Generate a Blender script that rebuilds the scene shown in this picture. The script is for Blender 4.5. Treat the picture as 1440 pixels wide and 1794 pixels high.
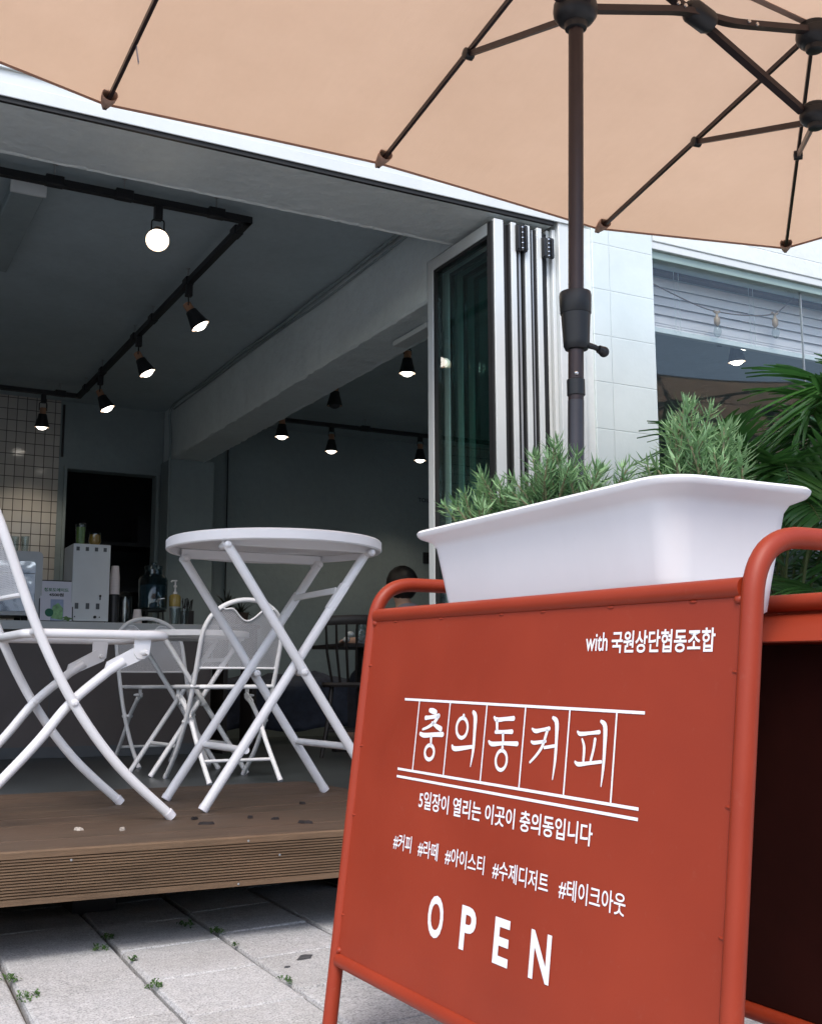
import bpy, math, random
from mathutils import Vector, Matrix
from math import radians as rad, sin, cos, pi

random.seed(11)
for o in list(bpy.data.objects):
    bpy.data.objects.remove(o)
S = bpy.context.scene
COL = S.collection

# ------------------------------------------------------------------ camera
CAM = bpy.data.cameras.new('camera')
cam = bpy.data.objects.new('camera', CAM)
COL.objects.link(cam)
CAM.sensor_fit = 'VERTICAL'
CAM.sensor_height = 36.0
CAM.lens = 39.95
CAM.clip_start = 0.02
CAM.clip_end = 2000
_yaw, _pitch, _roll = rad(28.09), rad(8.72), rad(-0.157)
_f = Vector((sin(_yaw) * cos(_pitch), cos(_yaw) * cos(_pitch), sin(_pitch)))
_r = Vector((cos(_yaw), -sin(_yaw), 0))
_u = _r.cross(_f)
_r2 = cos(_roll) * _r + sin(_roll) * _u
_u2 = -sin(_roll) * _r + cos(_roll) * _u
cam.matrix_world = Matrix(((_r2.x, _u2.x, -_f.x, 0), (_r2.y, _u2.y, -_f.y, 0), (_r2.z, _u2.z, -_f.z, 0.52), (0, 0, 0, 1)))
S.camera = cam

# ------------------------------------------------------------------ sky, sun, exposure
SUN_EL, SUN_AZ = rad(52), rad(215)      # high, behind the camera and to its left
W = bpy.data.worlds.new('World')
S.world = W
W.use_nodes = True
nt = W.node_tree
nt.nodes.clear()
out = nt.nodes.new('ShaderNodeOutputWorld')
bg = nt.nodes.new('ShaderNodeBackground')
sky = nt.nodes.new('ShaderNodeTexSky')
sky.sky_type = 'NISHITA'
sky.sun_disc = False
sky.sun_elevation = SUN_EL
sky.sun_rotation = SUN_AZ
sky.air_density = 1.0
sky.dust_density = 2.4
sky.ozone_density = 1.0
bg.inputs['Strength'].default_value = 0.15
nt.links.new(sky.outputs[0], bg.inputs['Color'])
nt.links.new(bg.outputs[0], out.inputs['Surface'])
sl = bpy.data.lights.new('sun', 'SUN')
sl.energy = 0.95
sl.angle = rad(24)
sl.color = (1.0, 0.97, 0.93)
sun = bpy.data.objects.new('sun', sl)
COL.objects.link(sun)
_sd = Vector((sin(SUN_AZ) * cos(SUN_EL), cos(SUN_AZ) * cos(SUN_EL), sin(SUN_EL)))
sun.rotation_euler = _sd.to_track_quat('Z', 'Y').to_euler()
S.view_settings.view_transform = 'Standard'
S.view_settings.look = 'None'
S.view_settings.gamma = 1
S.view_settings.exposure = 1.10
S.cycles.max_bounces = 10
S.cycles.transparent_max_bounces = 16
S.cycles.caustics_reflective = False
S.cycles.caustics_refractive = False
S.cycles.use_denoising = True

# ------------------------------------------------------------------ materials
def lin(r, g, b):
    f = lambda c: (c / 255 / 12.92) if c / 255 <= 0.04045 else ((c / 255 + 0.055) / 1.055) ** 2.4
    return (f(r), f(g), f(b))

def base(name):
    m = bpy.data.materials.new(name)
    m.use_nodes = True
    n = m.node_tree
    return m, n, n.nodes['Principled BSDF']

def noise(n, scale, detail=4, rough=0.6, coord='Object', stretch=None):
    tc = n.nodes.new('ShaderNodeTexCoord')
    tx = n.nodes.new('ShaderNodeTexNoise')
    tx.inputs['Scale'].default_value = scale
    tx.inputs['Detail'].default_value = detail
    tx.inputs['Roughness'].default_value = rough
    if stretch:
        mp = n.nodes.new('ShaderNodeMapping')
        mp.inputs['Scale'].default_value = stretch
        n.links.new(tc.outputs[coord], mp.inputs['Vector'])
        n.links.new(mp.outputs[0], tx.inputs['Vector'])
    else:
        n.links.new(tc.outputs[coord], tx.inputs['Vector'])
    return tx

def ramp(n, src, stops):
    r = n.nodes.new('ShaderNodeValToRGB')
    e = r.color_ramp.elements
    e[0].position, e[0].color = stops[0][0], (*stops[0][1], 1)
    e[1].position, e[1].color = stops[-1][0], (*stops[-1][1], 1)
    for p, c in stops[1:-1]:
        x = e.new(p)
        x.color = (*c, 1)
    n.links.new(src, r.inputs[0])
    return r

def mixc(n, a, b, fac, mode='MIX'):
    m = n.nodes.new('ShaderNodeMix')
    m.data_type = 'RGBA'
    m.blend_type = mode
    for sock, v in ((m.inputs[0], fac), (m.inputs[6], a), (m.inputs[7], b)):
        if hasattr(v, 'links'):
            n.links.new(v, sock)
        elif isinstance(v, tuple):
            sock.default_value = (*v, 1)
        else:
            sock.default_value = v
    return m.outputs[2]

def bump(n, b, src, strength, dist=0.002):
    bp = n.nodes.new('ShaderNodeBump')
    bp.inputs['Strength'].default_value = strength
    bp.inputs['Distance'].default_value = dist
    n.links.new(src, bp.inputs['Height'])
    prev = b.inputs['Normal'].links
    if prev:
        n.links.new(prev[0].from_socket, bp.inputs['Normal'])
    n.links.new(bp.outputs[0], b.inputs['Normal'])

def paint(name, col, rough=0.45, var=0.10, scale=6, metal=0.0, bs=0.0, bscale=300, bdist=0.0006, spec=None):
    m, n, b = base(name)
    tx = noise(n, scale)
    lo = tuple(c * (1 - var) for c in col)
    hi = tuple(min(1, c * (1 + var * 0.6)) for c in col)
    r = ramp(n, tx.outputs['Fac'], [(0.3, lo), (0.7, hi)])
    n.links.new(r.outputs[0], b.inputs['Base Color'])
    b.inputs['Roughness'].default_value = rough
    b.inputs['Metallic'].default_value = metal
    if spec is not None:
        b.inputs['Specular IOR Level'].default_value = spec
    if bs:
        t2 = noise(n, bscale, 3)
        bump(n, b, t2.outputs['Fac'], bs, bdist)
    return m

M = {}
M['white'] = paint('white_powder_coat', (0.80, 0.80, 0.805), 0.38, 0.07, 14, bs=0.15, bscale=500, bdist=0.0003)
def scuffed(name, col, rough, bs, bscale, amount=.12):
    m, n, b = base(name)
    t1 = noise(n, 5, 5, .6); t2 = noise(n, 38, 6, .75); t3 = noise(n, 7, 4, .6, stretch=(1, 1, .25))
    r1 = ramp(n, t1.outputs['Fac'], [(.3, tuple(c * .95 for c in col)), (.7, col)])
    r2 = ramp(n, t2.outputs['Fac'], [(.66, (0, 0, 0)), (.78, (1, 1, 1))])
    r3 = ramp(n, t3.outputs['Fac'], [(.50, (0, 0, 0)), (.75, (.6, .6, .6))])
    mm = n.nodes.new('ShaderNodeMath'); mm.operation = 'ADD'; mm.use_clamp = True
    n.links.new(r2.outputs[0], mm.inputs[0]); n.links.new(r3.outputs[0], mm.inputs[1])
    m2 = n.nodes.new('ShaderNodeMath'); m2.operation = 'MULTIPLY'; m2.inputs[1].default_value = amount
    n.links.new(mm.outputs[0], m2.inputs[0])
    n.links.new(mixc(n, r1.outputs[0], (.30, .27, .24), m2.outputs[0]), b.inputs['Base Color'])
    b.inputs['Roughness'].default_value = rough
    t4 = noise(n, bscale, 3); bump(n, b, t4.outputs['Fac'], bs, .0005)
    return m
M['white_plastic'] = paint('white_planter_plastic', (0.80, 0.79, 0.82), 0.35, 0.06, 5, bs=0.1, bscale=90, bdist=0.0005)
def red_mat():
    m, n, b = base('red_powder_coat')
    big = noise(n, 3.5, 5, 0.6); fine = noise(n, 420, 3, 0.6); dust = noise(n, 60, 6, 0.75)
    r = ramp(n, big.outputs['Fac'], [(0.28, (0.245, 0.0250, 0.0070)), (0.72, (0.305, 0.0345, 0.0100))])
    r2 = ramp(n, dust.outputs['Fac'], [(0.60, (0, 0, 0)), (0.78, (1, 1, 1))])
    dm = n.nodes.new('ShaderNodeMath'); dm.operation = 'MULTIPLY'; dm.inputs[1].default_value = 0.10
    n.links.new(r2.outputs[0], dm.inputs[0])
    n.links.new(mixc(n, r.outputs[0], (0.42, 0.24, 0.18), dm.outputs[0]), b.inputs['Base Color'])
    rr = ramp(n, big.outputs['Fac'], [(0.3, (0.42,) * 3), (0.7, (0.58,) * 3)])
    n.links.new(rr.outputs[0], b.inputs['Roughness'])
    b.inputs['Specular IOR Level'].default_value = 0.38
    bump(n, b, fine.outputs['Fac'], 0.22, 0.0004)
    bump(n, b, big.outputs['Fac'], 0.08, 0.004)
    return m
M['red'] = red_mat()
M['planter'] = scuffed('planter_plastic', (0.81, 0.80, 0.815), 0.36, 0.12, 90)
M['white'] = scuffed('worn_white_powder_coat', (0.82, 0.82, 0.825), 0.36, 0.15, 500, .10)
M['lettering'] = paint('white_vinyl', (0.82, 0.82, 0.84), 0.45, 0.02)
M['brown_metal'] = paint('brown_umbrella_metal', (0.044, 0.029, 0.029), 0.38, 0.15, 9, metal=0.35, bs=0.1, bscale=400, bdist=0.0003)
M['black_plastic'] = paint('black_plastic', (0.012, 0.013, 0.015), 0.42, 0.2, 9, bs=0.1, bscale=300)
M['black_metal'] = paint('black_metal', (0.008, 0.009, 0.011), 0.5, 0.2, 9)
M['rubber'] = paint('black_rubber', (0.012, 0.013, 0.014), 0.7, 0.2)
M['alu'] = paint('white_aluminium', (0.62, 0.66, 0.66), 0.35, 0.05, 4)
M['alu_grey'] = paint('grey_aluminium', (0.34, 0.36, 0.37), 0.35, 0.06, 4, metal=0.3)
M['chrome'] = paint('chrome', (0.7, 0.7, 0.7), 0.18, 0.04, 8, metal=1.0)
M['dark_wood'] = paint('dark_stained_wood', (0.018, 0.014, 0.013), 0.45, 0.3, 12)
M['copper'] = paint('wood_lamp_neck', (0.40, 0.22, 0.13), 0.4, 0.1)
M['card'] = paint('paper_card', (0.62, 0.62, 0.70), 0.7, 0.03)
M['cup_paper'] = paint('paper_cup', (0.68, 0.62, 0.62), 0.7, 0.04)
M['soil'] = paint('potting_soil', (0.028, 0.022, 0.018), 0.95, 0.5, 60, bs=1.0, bscale=80, bdist=0.01)
M['hair'] = paint('black_hair', (0.006, 0.005, 0.006), 0.5, 0.3, 60, bs=0.6, bscale=90, bdist=0.004)
M['lamp_inner'] = paint('lamp_reflector', (0.62, 0.47, 0.36), 0.35, 0.04)
M['shade_sheet'] = paint('painted_inner_shade', (0.026, 0.0055, 0.004), 0.85, 0.25, 6, spec=0.08)  # near-black colour carries the shade inside the sign stand
M['skin'] = paint('skin', (0.52, 0.33, 0.25), 0.5, 0.08, 14)
M['shirt'] = paint('grey_blue_cotton', (0.30, 0.30, 0.38), 0.85, 0.12, 20, bs=0.4, bscale=40, bdist=0.004)
M['trousers'] = paint('dark_cotton', (0.03, 0.032, 0.045), 0.85, 0.2, 20)
M['cloth_blue'] = paint('navy_throw', (0.045, 0.055, 0.085), 0.9, 0.25, 14, bs=0.6, bscale=18, bdist=0.02)
M['terracotta'] = paint('brown_plant_pot', (0.10, 0.065, 0.05), 0.7, 0.2, 20)
M['gum'] = paint('dark_gum', (0.06, 0.06, 0.065), 0.8, 0.3, 40)
M['debris'] = paint('dead_leaf', (0.012, 0.008, 0.008), 0.8, 0.4, 40)
M['debris_pale'] = paint('pale_scrap', (0.45, 0.40, 0.34), 0.8, 0.2, 40)

def wall_mat(name, col, bs=0.25, var=0.08, peel=False):
    m, n, b = base(name)
    tx = noise(n, 1.3, 6, 0.65)
    t3 = noise(n, 22, 5, 0.6)
    r = ramp(n, tx.outputs['Fac'], [(0.25, tuple(c * (1 - var) for c in col)), (0.75, tuple(min(1, c * (1 + var * .5)) for c in col))])
    r3 = ramp(n, t3.outputs['Fac'], [(0.3, (0.9, 0.9, 0.9)), (0.6, (1, 1, 1))])
    c = mixc(n, r.outputs[0], r3.outputs[0], 0.6, 'MULTIPLY')
    n.links.new(c, b.inputs['Base Color'])
    b.inputs['Roughness'].default_value = 0.85
    b.inputs['Specular IOR Level'].default_value = 0.25
    bump(n, b, t3.outputs['Fac'], bs, 0.006)
    t4 = noise(n, 4.5, 4, 0.6)
    bump(n, b, t4.outputs['Fac'], bs * 1.2, 0.03)
    return m
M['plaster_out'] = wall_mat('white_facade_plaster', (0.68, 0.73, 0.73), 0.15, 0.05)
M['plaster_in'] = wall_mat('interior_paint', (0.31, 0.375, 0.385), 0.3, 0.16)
M['plaster_beam'] = wall_mat('painted_concrete', (0.74, 0.82, 0.82), 0.55, 0.12)
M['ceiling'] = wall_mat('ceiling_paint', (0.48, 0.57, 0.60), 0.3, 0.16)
M['opposite'] = wall_mat('house_render', (0.42, 0.42, 0.41), 0.2)
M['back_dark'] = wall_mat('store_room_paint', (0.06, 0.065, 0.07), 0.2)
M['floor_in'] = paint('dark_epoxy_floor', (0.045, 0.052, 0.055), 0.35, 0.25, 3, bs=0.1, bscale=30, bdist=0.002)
M['counter_front'] = paint('taupe_counter_front', (0.115, 0.098, 0.094), 0.6, 0.15, 3)
M['counter_top'] = paint('pale_grey_worktop', (0.48, 0.50, 0.51), 0.4, 0.05)
M['box_white'] = paint('white_steel_box', (0.62, 0.65, 0.67), 0.4, 0.05, 5)
M['slot'] = paint('vent_slot', (0.09, 0.10, 0.11), 0.6)

def block_wall():
    m, n, b = base('painted_block')
    tc = n.nodes.new('ShaderNodeTexCoord')
    mp = n.nodes.new('ShaderNodeMapping')
    mp.inputs['Rotation'].default_value = (rad(90), 0, 0)
    mp.inputs['Location'].default_value = (0.125, 0.0, 0.0)
    sep = n.nodes.new('ShaderNodeSeparateXYZ')
    cmb = n.nodes.new('ShaderNodeCombineXYZ')
    n.links.new(tc.outputs['Object'], sep.inputs[0])
    ax = n.nodes.new('ShaderNodeMath'); ax.operation = 'ADD'; ax.inputs[1].default_value = 0.21 - 3.175 % 0.42 + 0.21
    az = n.nodes.new('ShaderNodeMath'); az.operation = 'ADD'; az.inputs[1].default_value = 0.2185 * 12 - 2.535
    n.links.new(sep.outputs[0], ax.inputs[0]); n.links.new(sep.outputs[2], az.inputs[0])
    n.links.new(ax.outputs[0], cmb.inputs[0]); n.links.new(az.outputs[0], cmb.inputs[1])
    br = n.nodes.new('ShaderNodeTexBrick')
    br.offset = 0.0
    br.inputs['Scale'].default_value = 1
    br.inputs['Brick Width'].default_value = 0.42
    br.inputs['Row Height'].default_value = 0.2185
    br.inputs['Mortar Size'].default_value = 0.0035
    br.inputs['Mortar Smooth'].default_value = 0.7
    n.links.new(cmb.outputs[0], br.inputs['Vector'])
    tx = noise(n, 3, 6, 0.65)
    r = ramp(n, tx.outputs['Fac'], [(0.3, (0.56, 0.64, 0.64)), (0.7, (0.64, 0.72, 0.72))])
    c = mixc(n, r.outputs[0], (0.52, 0.595, 0.595), br.outputs['Fac'])
    n.links.new(c, b.inputs['Base Color'])
    b.inputs['Roughness'].default_value = 0.6
    inv = n.nodes.new('ShaderNodeMath'); inv.operation = 'SUBTRACT'; inv.inputs[0].default_value = 1
    n.links.new(br.outputs['Fac'], inv.inputs[1])
    bump(n, b, inv.outputs[0], 0.45, 0.004)
    t2 = noise(n, 60, 4); bump(n, b, t2.outputs['Fac'], 0.15, 0.004)
    return m
M['block'] = block_wall()

def tile_wall():
    m, n, b = base('glazed_tiles')
    tc = n.nodes.new('ShaderNodeTexCoord')
    sep = n.nodes.new('ShaderNodeSeparateXYZ')
    cmb = n.nodes.new('ShaderNodeCombineXYZ')
    n.links.new(tc.outputs['Object'], sep.inputs[0])
    n.links.new(sep.outputs[0], cmb.inputs[0]); n.links.new(sep.outputs[2], cmb.inputs[1])
    br = n.nodes.new('ShaderNodeTexBrick')
    br.offset = 0
    br.inputs['Scale'].default_value = 1
    br.inputs['Brick Width'].default_value = 0.073
    br.inputs['Row Height'].default_value = 0.09
    br.inputs['Mortar Size'].default_value = 0.003
    br.inputs['Color1'].default_value = (0.62, 0.60, 0.55, 1)
    br.inputs['Color2'].default_value = (0.54, 0.52, 0.48, 1)
    br.inputs['Mortar'].default_value = (0.10, 0.09, 0.08, 1)
    n.links.new(cmb.outputs[0], br.inputs['Vector'])
    n.links.new(br.outputs['Color'], b.inputs['Base Color'])
    rr = ramp(n, br.outputs['Fac'], [(0, (0.12,) * 3), (1, (0.8,) * 3)])
    n.links.new(rr.outputs[0], b.inputs['Roughness'])
    tx = noise(n, 16, 2); bump(n, b, tx.outputs['Fac'], 0.25, 0.004)
    inv = n.nodes.new('ShaderNodeMath'); inv.operation = 'SUBTRACT'; inv.inputs[0].default_value = 1
    n.links.new(br.outputs['Fac'], inv.inputs[1]); bump(n, b, inv.outputs[0], 0.6, 0.003)
    return m
M['tile'] = tile_wall()

def paver_mat():
    m, n, b = base('granite_grit_paver')
    big = noise(n, 2.2, 5, 0.6)
    mid = noise(n, 45, 5, 0.7)
    fine = noise(n, 260, 3, 0.7)
    r1 = ramp(n, fine.outputs['Fac'], [(0.32, (0.22, 0.22, 0.22)), (0.46, (0.48, 0.48, 0.48)), (0.62, (0.66, 0.66, 0.67))])
    r2 = ramp(n, mid.outputs['Fac'], [(0.3, (0.72, 0.72, 0.73)), (0.6, (1, 1, 1))])
    c = mixc(n, r1.outputs[0], r2.outputs[0], 0.8, 'MULTIPLY')
    r3 = ramp(n, big.outputs['Fac'], [(0.28, (0.70, 0.69, 0.66)), (0.62, (1, 1, 1))])
    c = mixc(n, c, r3.outputs[0], 0.8, 'MULTIPLY')
    at = n.nodes.new('ShaderNodeAttribute'); at.attribute_name = 'tone'
    r4 = ramp(n, at.outputs['Fac'], [(0, (0.88, 0.88, 0.87)), (1, (1, 1, 1))])
    c = mixc(n, c, r4.outputs[0], 1.0, 'MULTIPLY')
    n.links.new(c, b.inputs['Base Color'])
    b.inputs['Roughness'].default_value = 0.85
    bump(n, b, fine.outputs['Fac'], 0.6, 0.0025)
    bump(n, b, mid.outputs['Fac'], 0.4, 0.004)
    return m
M['paver'] = paver_mat()
M['joint'] = paint('joint_dirt', (0.10, 0.088, 0.075), 0.95, 0.4, 30, bs=0.8, bscale=120, bdist=0.006)
M['ground'] = paint('ground_grit', (0.33, 0.33, 0.33), 0.9, 0.2, 3, bs=0.5, bscale=150, bdist=0.003)

def wood_mat(name, a, c_, stretch, worn=0.5):
    m, n, b = base(name)
    g = noise(n, 9, 7, 0.7, stretch=stretch)
    k = noise(n, 1.6, 6, 0.65)
    f = noise(n, 120, 3, 0.6, stretch=stretch)
    r = ramp(n, g.outputs['Fac'], [(0.25, a), (0.75, c_)])
    r2 = ramp(n, k.outputs['Fac'], [(0.30, (0.30, 0.33, 0.28)), (0.47, (0.85, 0.87, 0.83)), (0.8, (1.2, 1.08, 1.0))])
    c = mixc(n, r.outputs[0], r2.outputs[0], worn, 'MULTIPLY')
    n.links.new(c, b.inputs['Base Color'])
    b.inputs['Roughness'].default_value = 0.62
    bump(n, b, g.outputs['Fac'], 0.35, 0.003)
    bump(n, b, f.outputs['Fac'], 0.4, 0.0015)
    return m
M['deck'] = wood_mat('weathered_deck', (0.052, 0.031, 0.019), (0.135, 0.086, 0.055), (0.7, 9, 9), 0.75)
M['fascia'] = wood_mat('grooved_deck_board', (0.095, 0.055, 0.028), (0.205, 0.128, 0.074), (0.7, 9, 9), 0.6)

def glass_mat(name, tint, ior=1.6, rough=0.0):
    m = bpy.data.materials.new(name)
    m.use_nodes = True
    n = m.node_tree
    n.nodes.clear()
    o = n.nodes.new('ShaderNodeOutputMaterial')
    t = n.nodes.new('ShaderNodeBsdfTransparent'); t.inputs[0].default_value = (*tint, 1)
    g = n.nodes.new('ShaderNodeBsdfGlossy'); g.inputs['Roughness'].default_value = rough
    fr = n.nodes.new('ShaderNodeFresnel')
    ge = n.nodes.new('ShaderNodeNewGeometry')
    mi = n.nodes.new('ShaderNodeMix')           # both faces of the thin pane reflect alike
    mi.inputs[2].default_value = ior; mi.inputs[3].default_value = 1 / ior
    n.links.new(ge.outputs['Backfacing'], mi.inputs[0]); n.links.new(mi.outputs[0], fr.inputs[0])
    mx = n.nodes.new('ShaderNodeMixShader')
    n.links.new(fr.outputs[0], mx.inputs[0]); n.links.new(t.outputs[0], mx.inputs[1]); n.links.new(g.outputs[0], mx.inputs[2])
    n.links.new(mx.outputs[0], o.inputs[0])
    return m
M['head_green'] = paint('grey_green_profile', (0.27, 0.36, 0.34), 0.3, 0.08)
M['brown_rail'] = paint('brown_headrail', (0.11, 0.075, 0.06), 0.4, 0.1)
M['brass'] = paint('tan_lamp_holder', (0.28, 0.20, 0.13), 0.4, 0.15, 30)
M['glass'] = glass_mat('window_glass', (0.96, 0.985, 0.98), 1.52)
M['glass_door'] = glass_mat('door_glass', (0.80, 0.92, 0.90), 1.7)
M['glass_clear'] = glass_mat('clear_glass', (0.82, 0.86, 0.86), 1.55)
M['glass_jar'] = glass_mat('blue_jar_glass', (0.50, 0.60, 0.64), 1.5)

def emit(name, col, s):
    m = bpy.data.materials.new(name)
    m.use_nodes = True
    n = m.node_tree
    n.nodes.clear()
    o = n.nodes.new('ShaderNodeOutputMaterial')
    e = n.nodes.new('ShaderNodeEmission')
    e.inputs[0].default_value = (*col, 1); e.inputs[1].default_value = s
    n.links.new(e.outputs[0], o.inputs[0])
    return m
M['lit'] = emit('lit_bulb', (1.0, 0.92, 0.82), 4.0)

def translucent(name, col, tcol, fac, rough=0.8, weave=0):
    m, n, b = base(name)
    tx = noise(n, 3.0, 4)
    r = ramp(n, tx.outputs['Fac'], [(0.3, tuple(c * 0.93 for c in col)), (0.7, col)])
    n.links.new(r.outputs[0], b.inputs['Base Color'])
    b.inputs['Roughness'].default_value = rough
    if weave:
        t2 = noise(n, weave, 5, 0.55, stretch=(1.6, 0.5, 1)); bump(n, b, t2.outputs['Fac'], 0.5, 0.02)
        t4 = noise(n, 700, 2); bump(n, b, t4.outputs['Fac'], 0.25, 0.0008)
        t3 = noise(n, 1.1, 6, 0.7)
        r3 = ramp(n, t3.outputs['Fac'], [(0.3, (0.90, 0.88, 0.86)), (0.65, (1, 1, 1))])
        n.links.new(mixc(n, r.outputs[0], r3.outputs[0], 1.0, 'MULTIPLY'), b.inputs['Base Color'])
    t = n.nodes.new('ShaderNodeBsdfTranslucent'); t.inputs[0].default_value = (*tcol, 1)
    if weave: n.links.new(mixc(n, tcol, r3.outputs[0], 1.0, 'MULTIPLY'), t.inputs[0])
    mx = n.nodes.new('ShaderNodeMixShader'); mx.inputs[0].default_value = fac
    n.links.new(b.outputs[0], mx.inputs[1]); n.links.new(t.outputs[0], mx.inputs[2])
    n.links.new(mx.outputs[0], n.nodes['Material Output'].inputs[0])
    return m
M['canopy'] = translucent('beige_canopy_fabric', (0.71, 0.502, 0.352), (0.70, 0.470, 0.318), 0.55, 0.9, 6)
M['hem'] = paint('canopy_hem', (0.33, 0.205, 0.155), 0.9, 0.08, 20)
M['seam'] = paint('canopy_pocket', (0.44, 0.29, 0.22), 0.9, 0.08, 20)
M['blind'] = translucent('blind_slat', (0.88, 0.84, 0.87), (0.7, 0.66, 0.69), 0.25, 0.5)

def leaf_mat(name, a, c_, rough=0.5, scale=30):
    m, n, b = base(name)
    tx = noise(n, scale, 3)
    at = n.nodes.new('ShaderNodeAttribute'); at.attribute_name = 'tone'
    r = ramp(n, at.outputs['Fac'], [(0.0, a), (1.0, c_)])
    r2 = ramp(n, tx.outputs['Fac'], [(0.3, (0.8, 0.8, 0.8)), (0.7, (1.1, 1.1, 1.1))])
    c = mixc(n, r.outputs[0], r2.outputs[0], 0.7, 'MULTIPLY')
    n.links.new(c, b.inputs['Base Color'])
    b.inputs['Roughness'].default_value = rough
    t = n.nodes.new('ShaderNodeBsdfTranslucent')
    n.links.new(c, t.inputs[0])
    mx = n.nodes.new('ShaderNodeMixShader'); mx.inputs[0].default_value = 0.3
    n.links.new(b.outputs[0], mx.inputs[1]); n.links.new(t.outputs[0], mx.inputs[2])
    n.links.new(mx.outputs[0], n.nodes['Material Output'].inputs[0])
    return m
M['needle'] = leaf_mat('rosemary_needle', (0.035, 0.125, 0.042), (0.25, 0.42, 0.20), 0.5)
M['twig'] = paint('green_brown_twig', (0.16, 0.15, 0.08), 0.7, 0.2, 40)
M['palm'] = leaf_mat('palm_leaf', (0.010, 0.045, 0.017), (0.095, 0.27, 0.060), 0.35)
M['palm_stem'] = paint('palm_stem', (0.10, 0.13, 0.04), 0.5, 0.2, 30)
M['darkleaf'] = leaf_mat('dark_rubber_leaf', (0.008, 0.016, 0.013), (0.015, 0.035, 0.024), 0.25)
M['weed'] = leaf_mat('weed_leaf', (0.035, 0.085, 0.022), (0.10, 0.19, 0.05), 0.6)
M['pot_plant'] = leaf_mat('dark_pot_leaf', (0.012, 0.018, 0.014), (0.03, 0.04, 0.03), 0.5)

def perforated(name, col, k, t):
    m, n, b = base(name)
    b.inputs['Base Color'].default_value = (*col, 1)
    b.inputs['Roughness'].default_value = 0.45
    tc = n.nodes.new('ShaderNodeTexCoord')
    uvm = n.nodes.new('ShaderNodeUVMap')
    sep = n.nodes.new('ShaderNodeSeparateXYZ')
    n.links.new(uvm.outputs[0], sep.inputs[0])
    def math(op, a, b2=None):
        x = n.nodes.new('ShaderNodeMath'); x.operation = op
        for i, v in enumerate((a, b2)):
            if v is None: continue
            if hasattr(v, 'links'): n.links.new(v, x.inputs[i])
            else: x.inputs[i].default_value = v
        return x.outputs[0]
    u = math('ADD', sep.outputs[0], sep.outputs[1]); v = math('SUBTRACT', sep.outputs[0], sep.outputs[1])
    su = math('ABSOLUTE', math('SINE', math('MULTIPLY', u, k))); sv = math('ABSOLUTE', math('SINE', math('MULTIPLY', v, k)))
    hole = math('GREATER_THAN', math('MINIMUM', su, sv), t)
    tr = n.nodes.new('ShaderNodeBsdfTransparent')
    mx = n.nodes.new('ShaderNodeMixShader')
    n.links.new(hole, mx.inputs[0]); n.links.new(b.outputs[0], mx.inputs[1]); n.links.new(tr.outputs[0], mx.inputs[2])
    n.links.new(mx.outputs[0], n.nodes['Material Output'].inputs[0])
    return m
M['mesh'] = perforated('expanded_metal_mesh', (0.74, 0.74, 0.76), 420.0, 0.50)
M['mesh_top'] = perforated('tabletop_mesh', (0.80, 0.80, 0.80), 500.0, 0.80)

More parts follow.
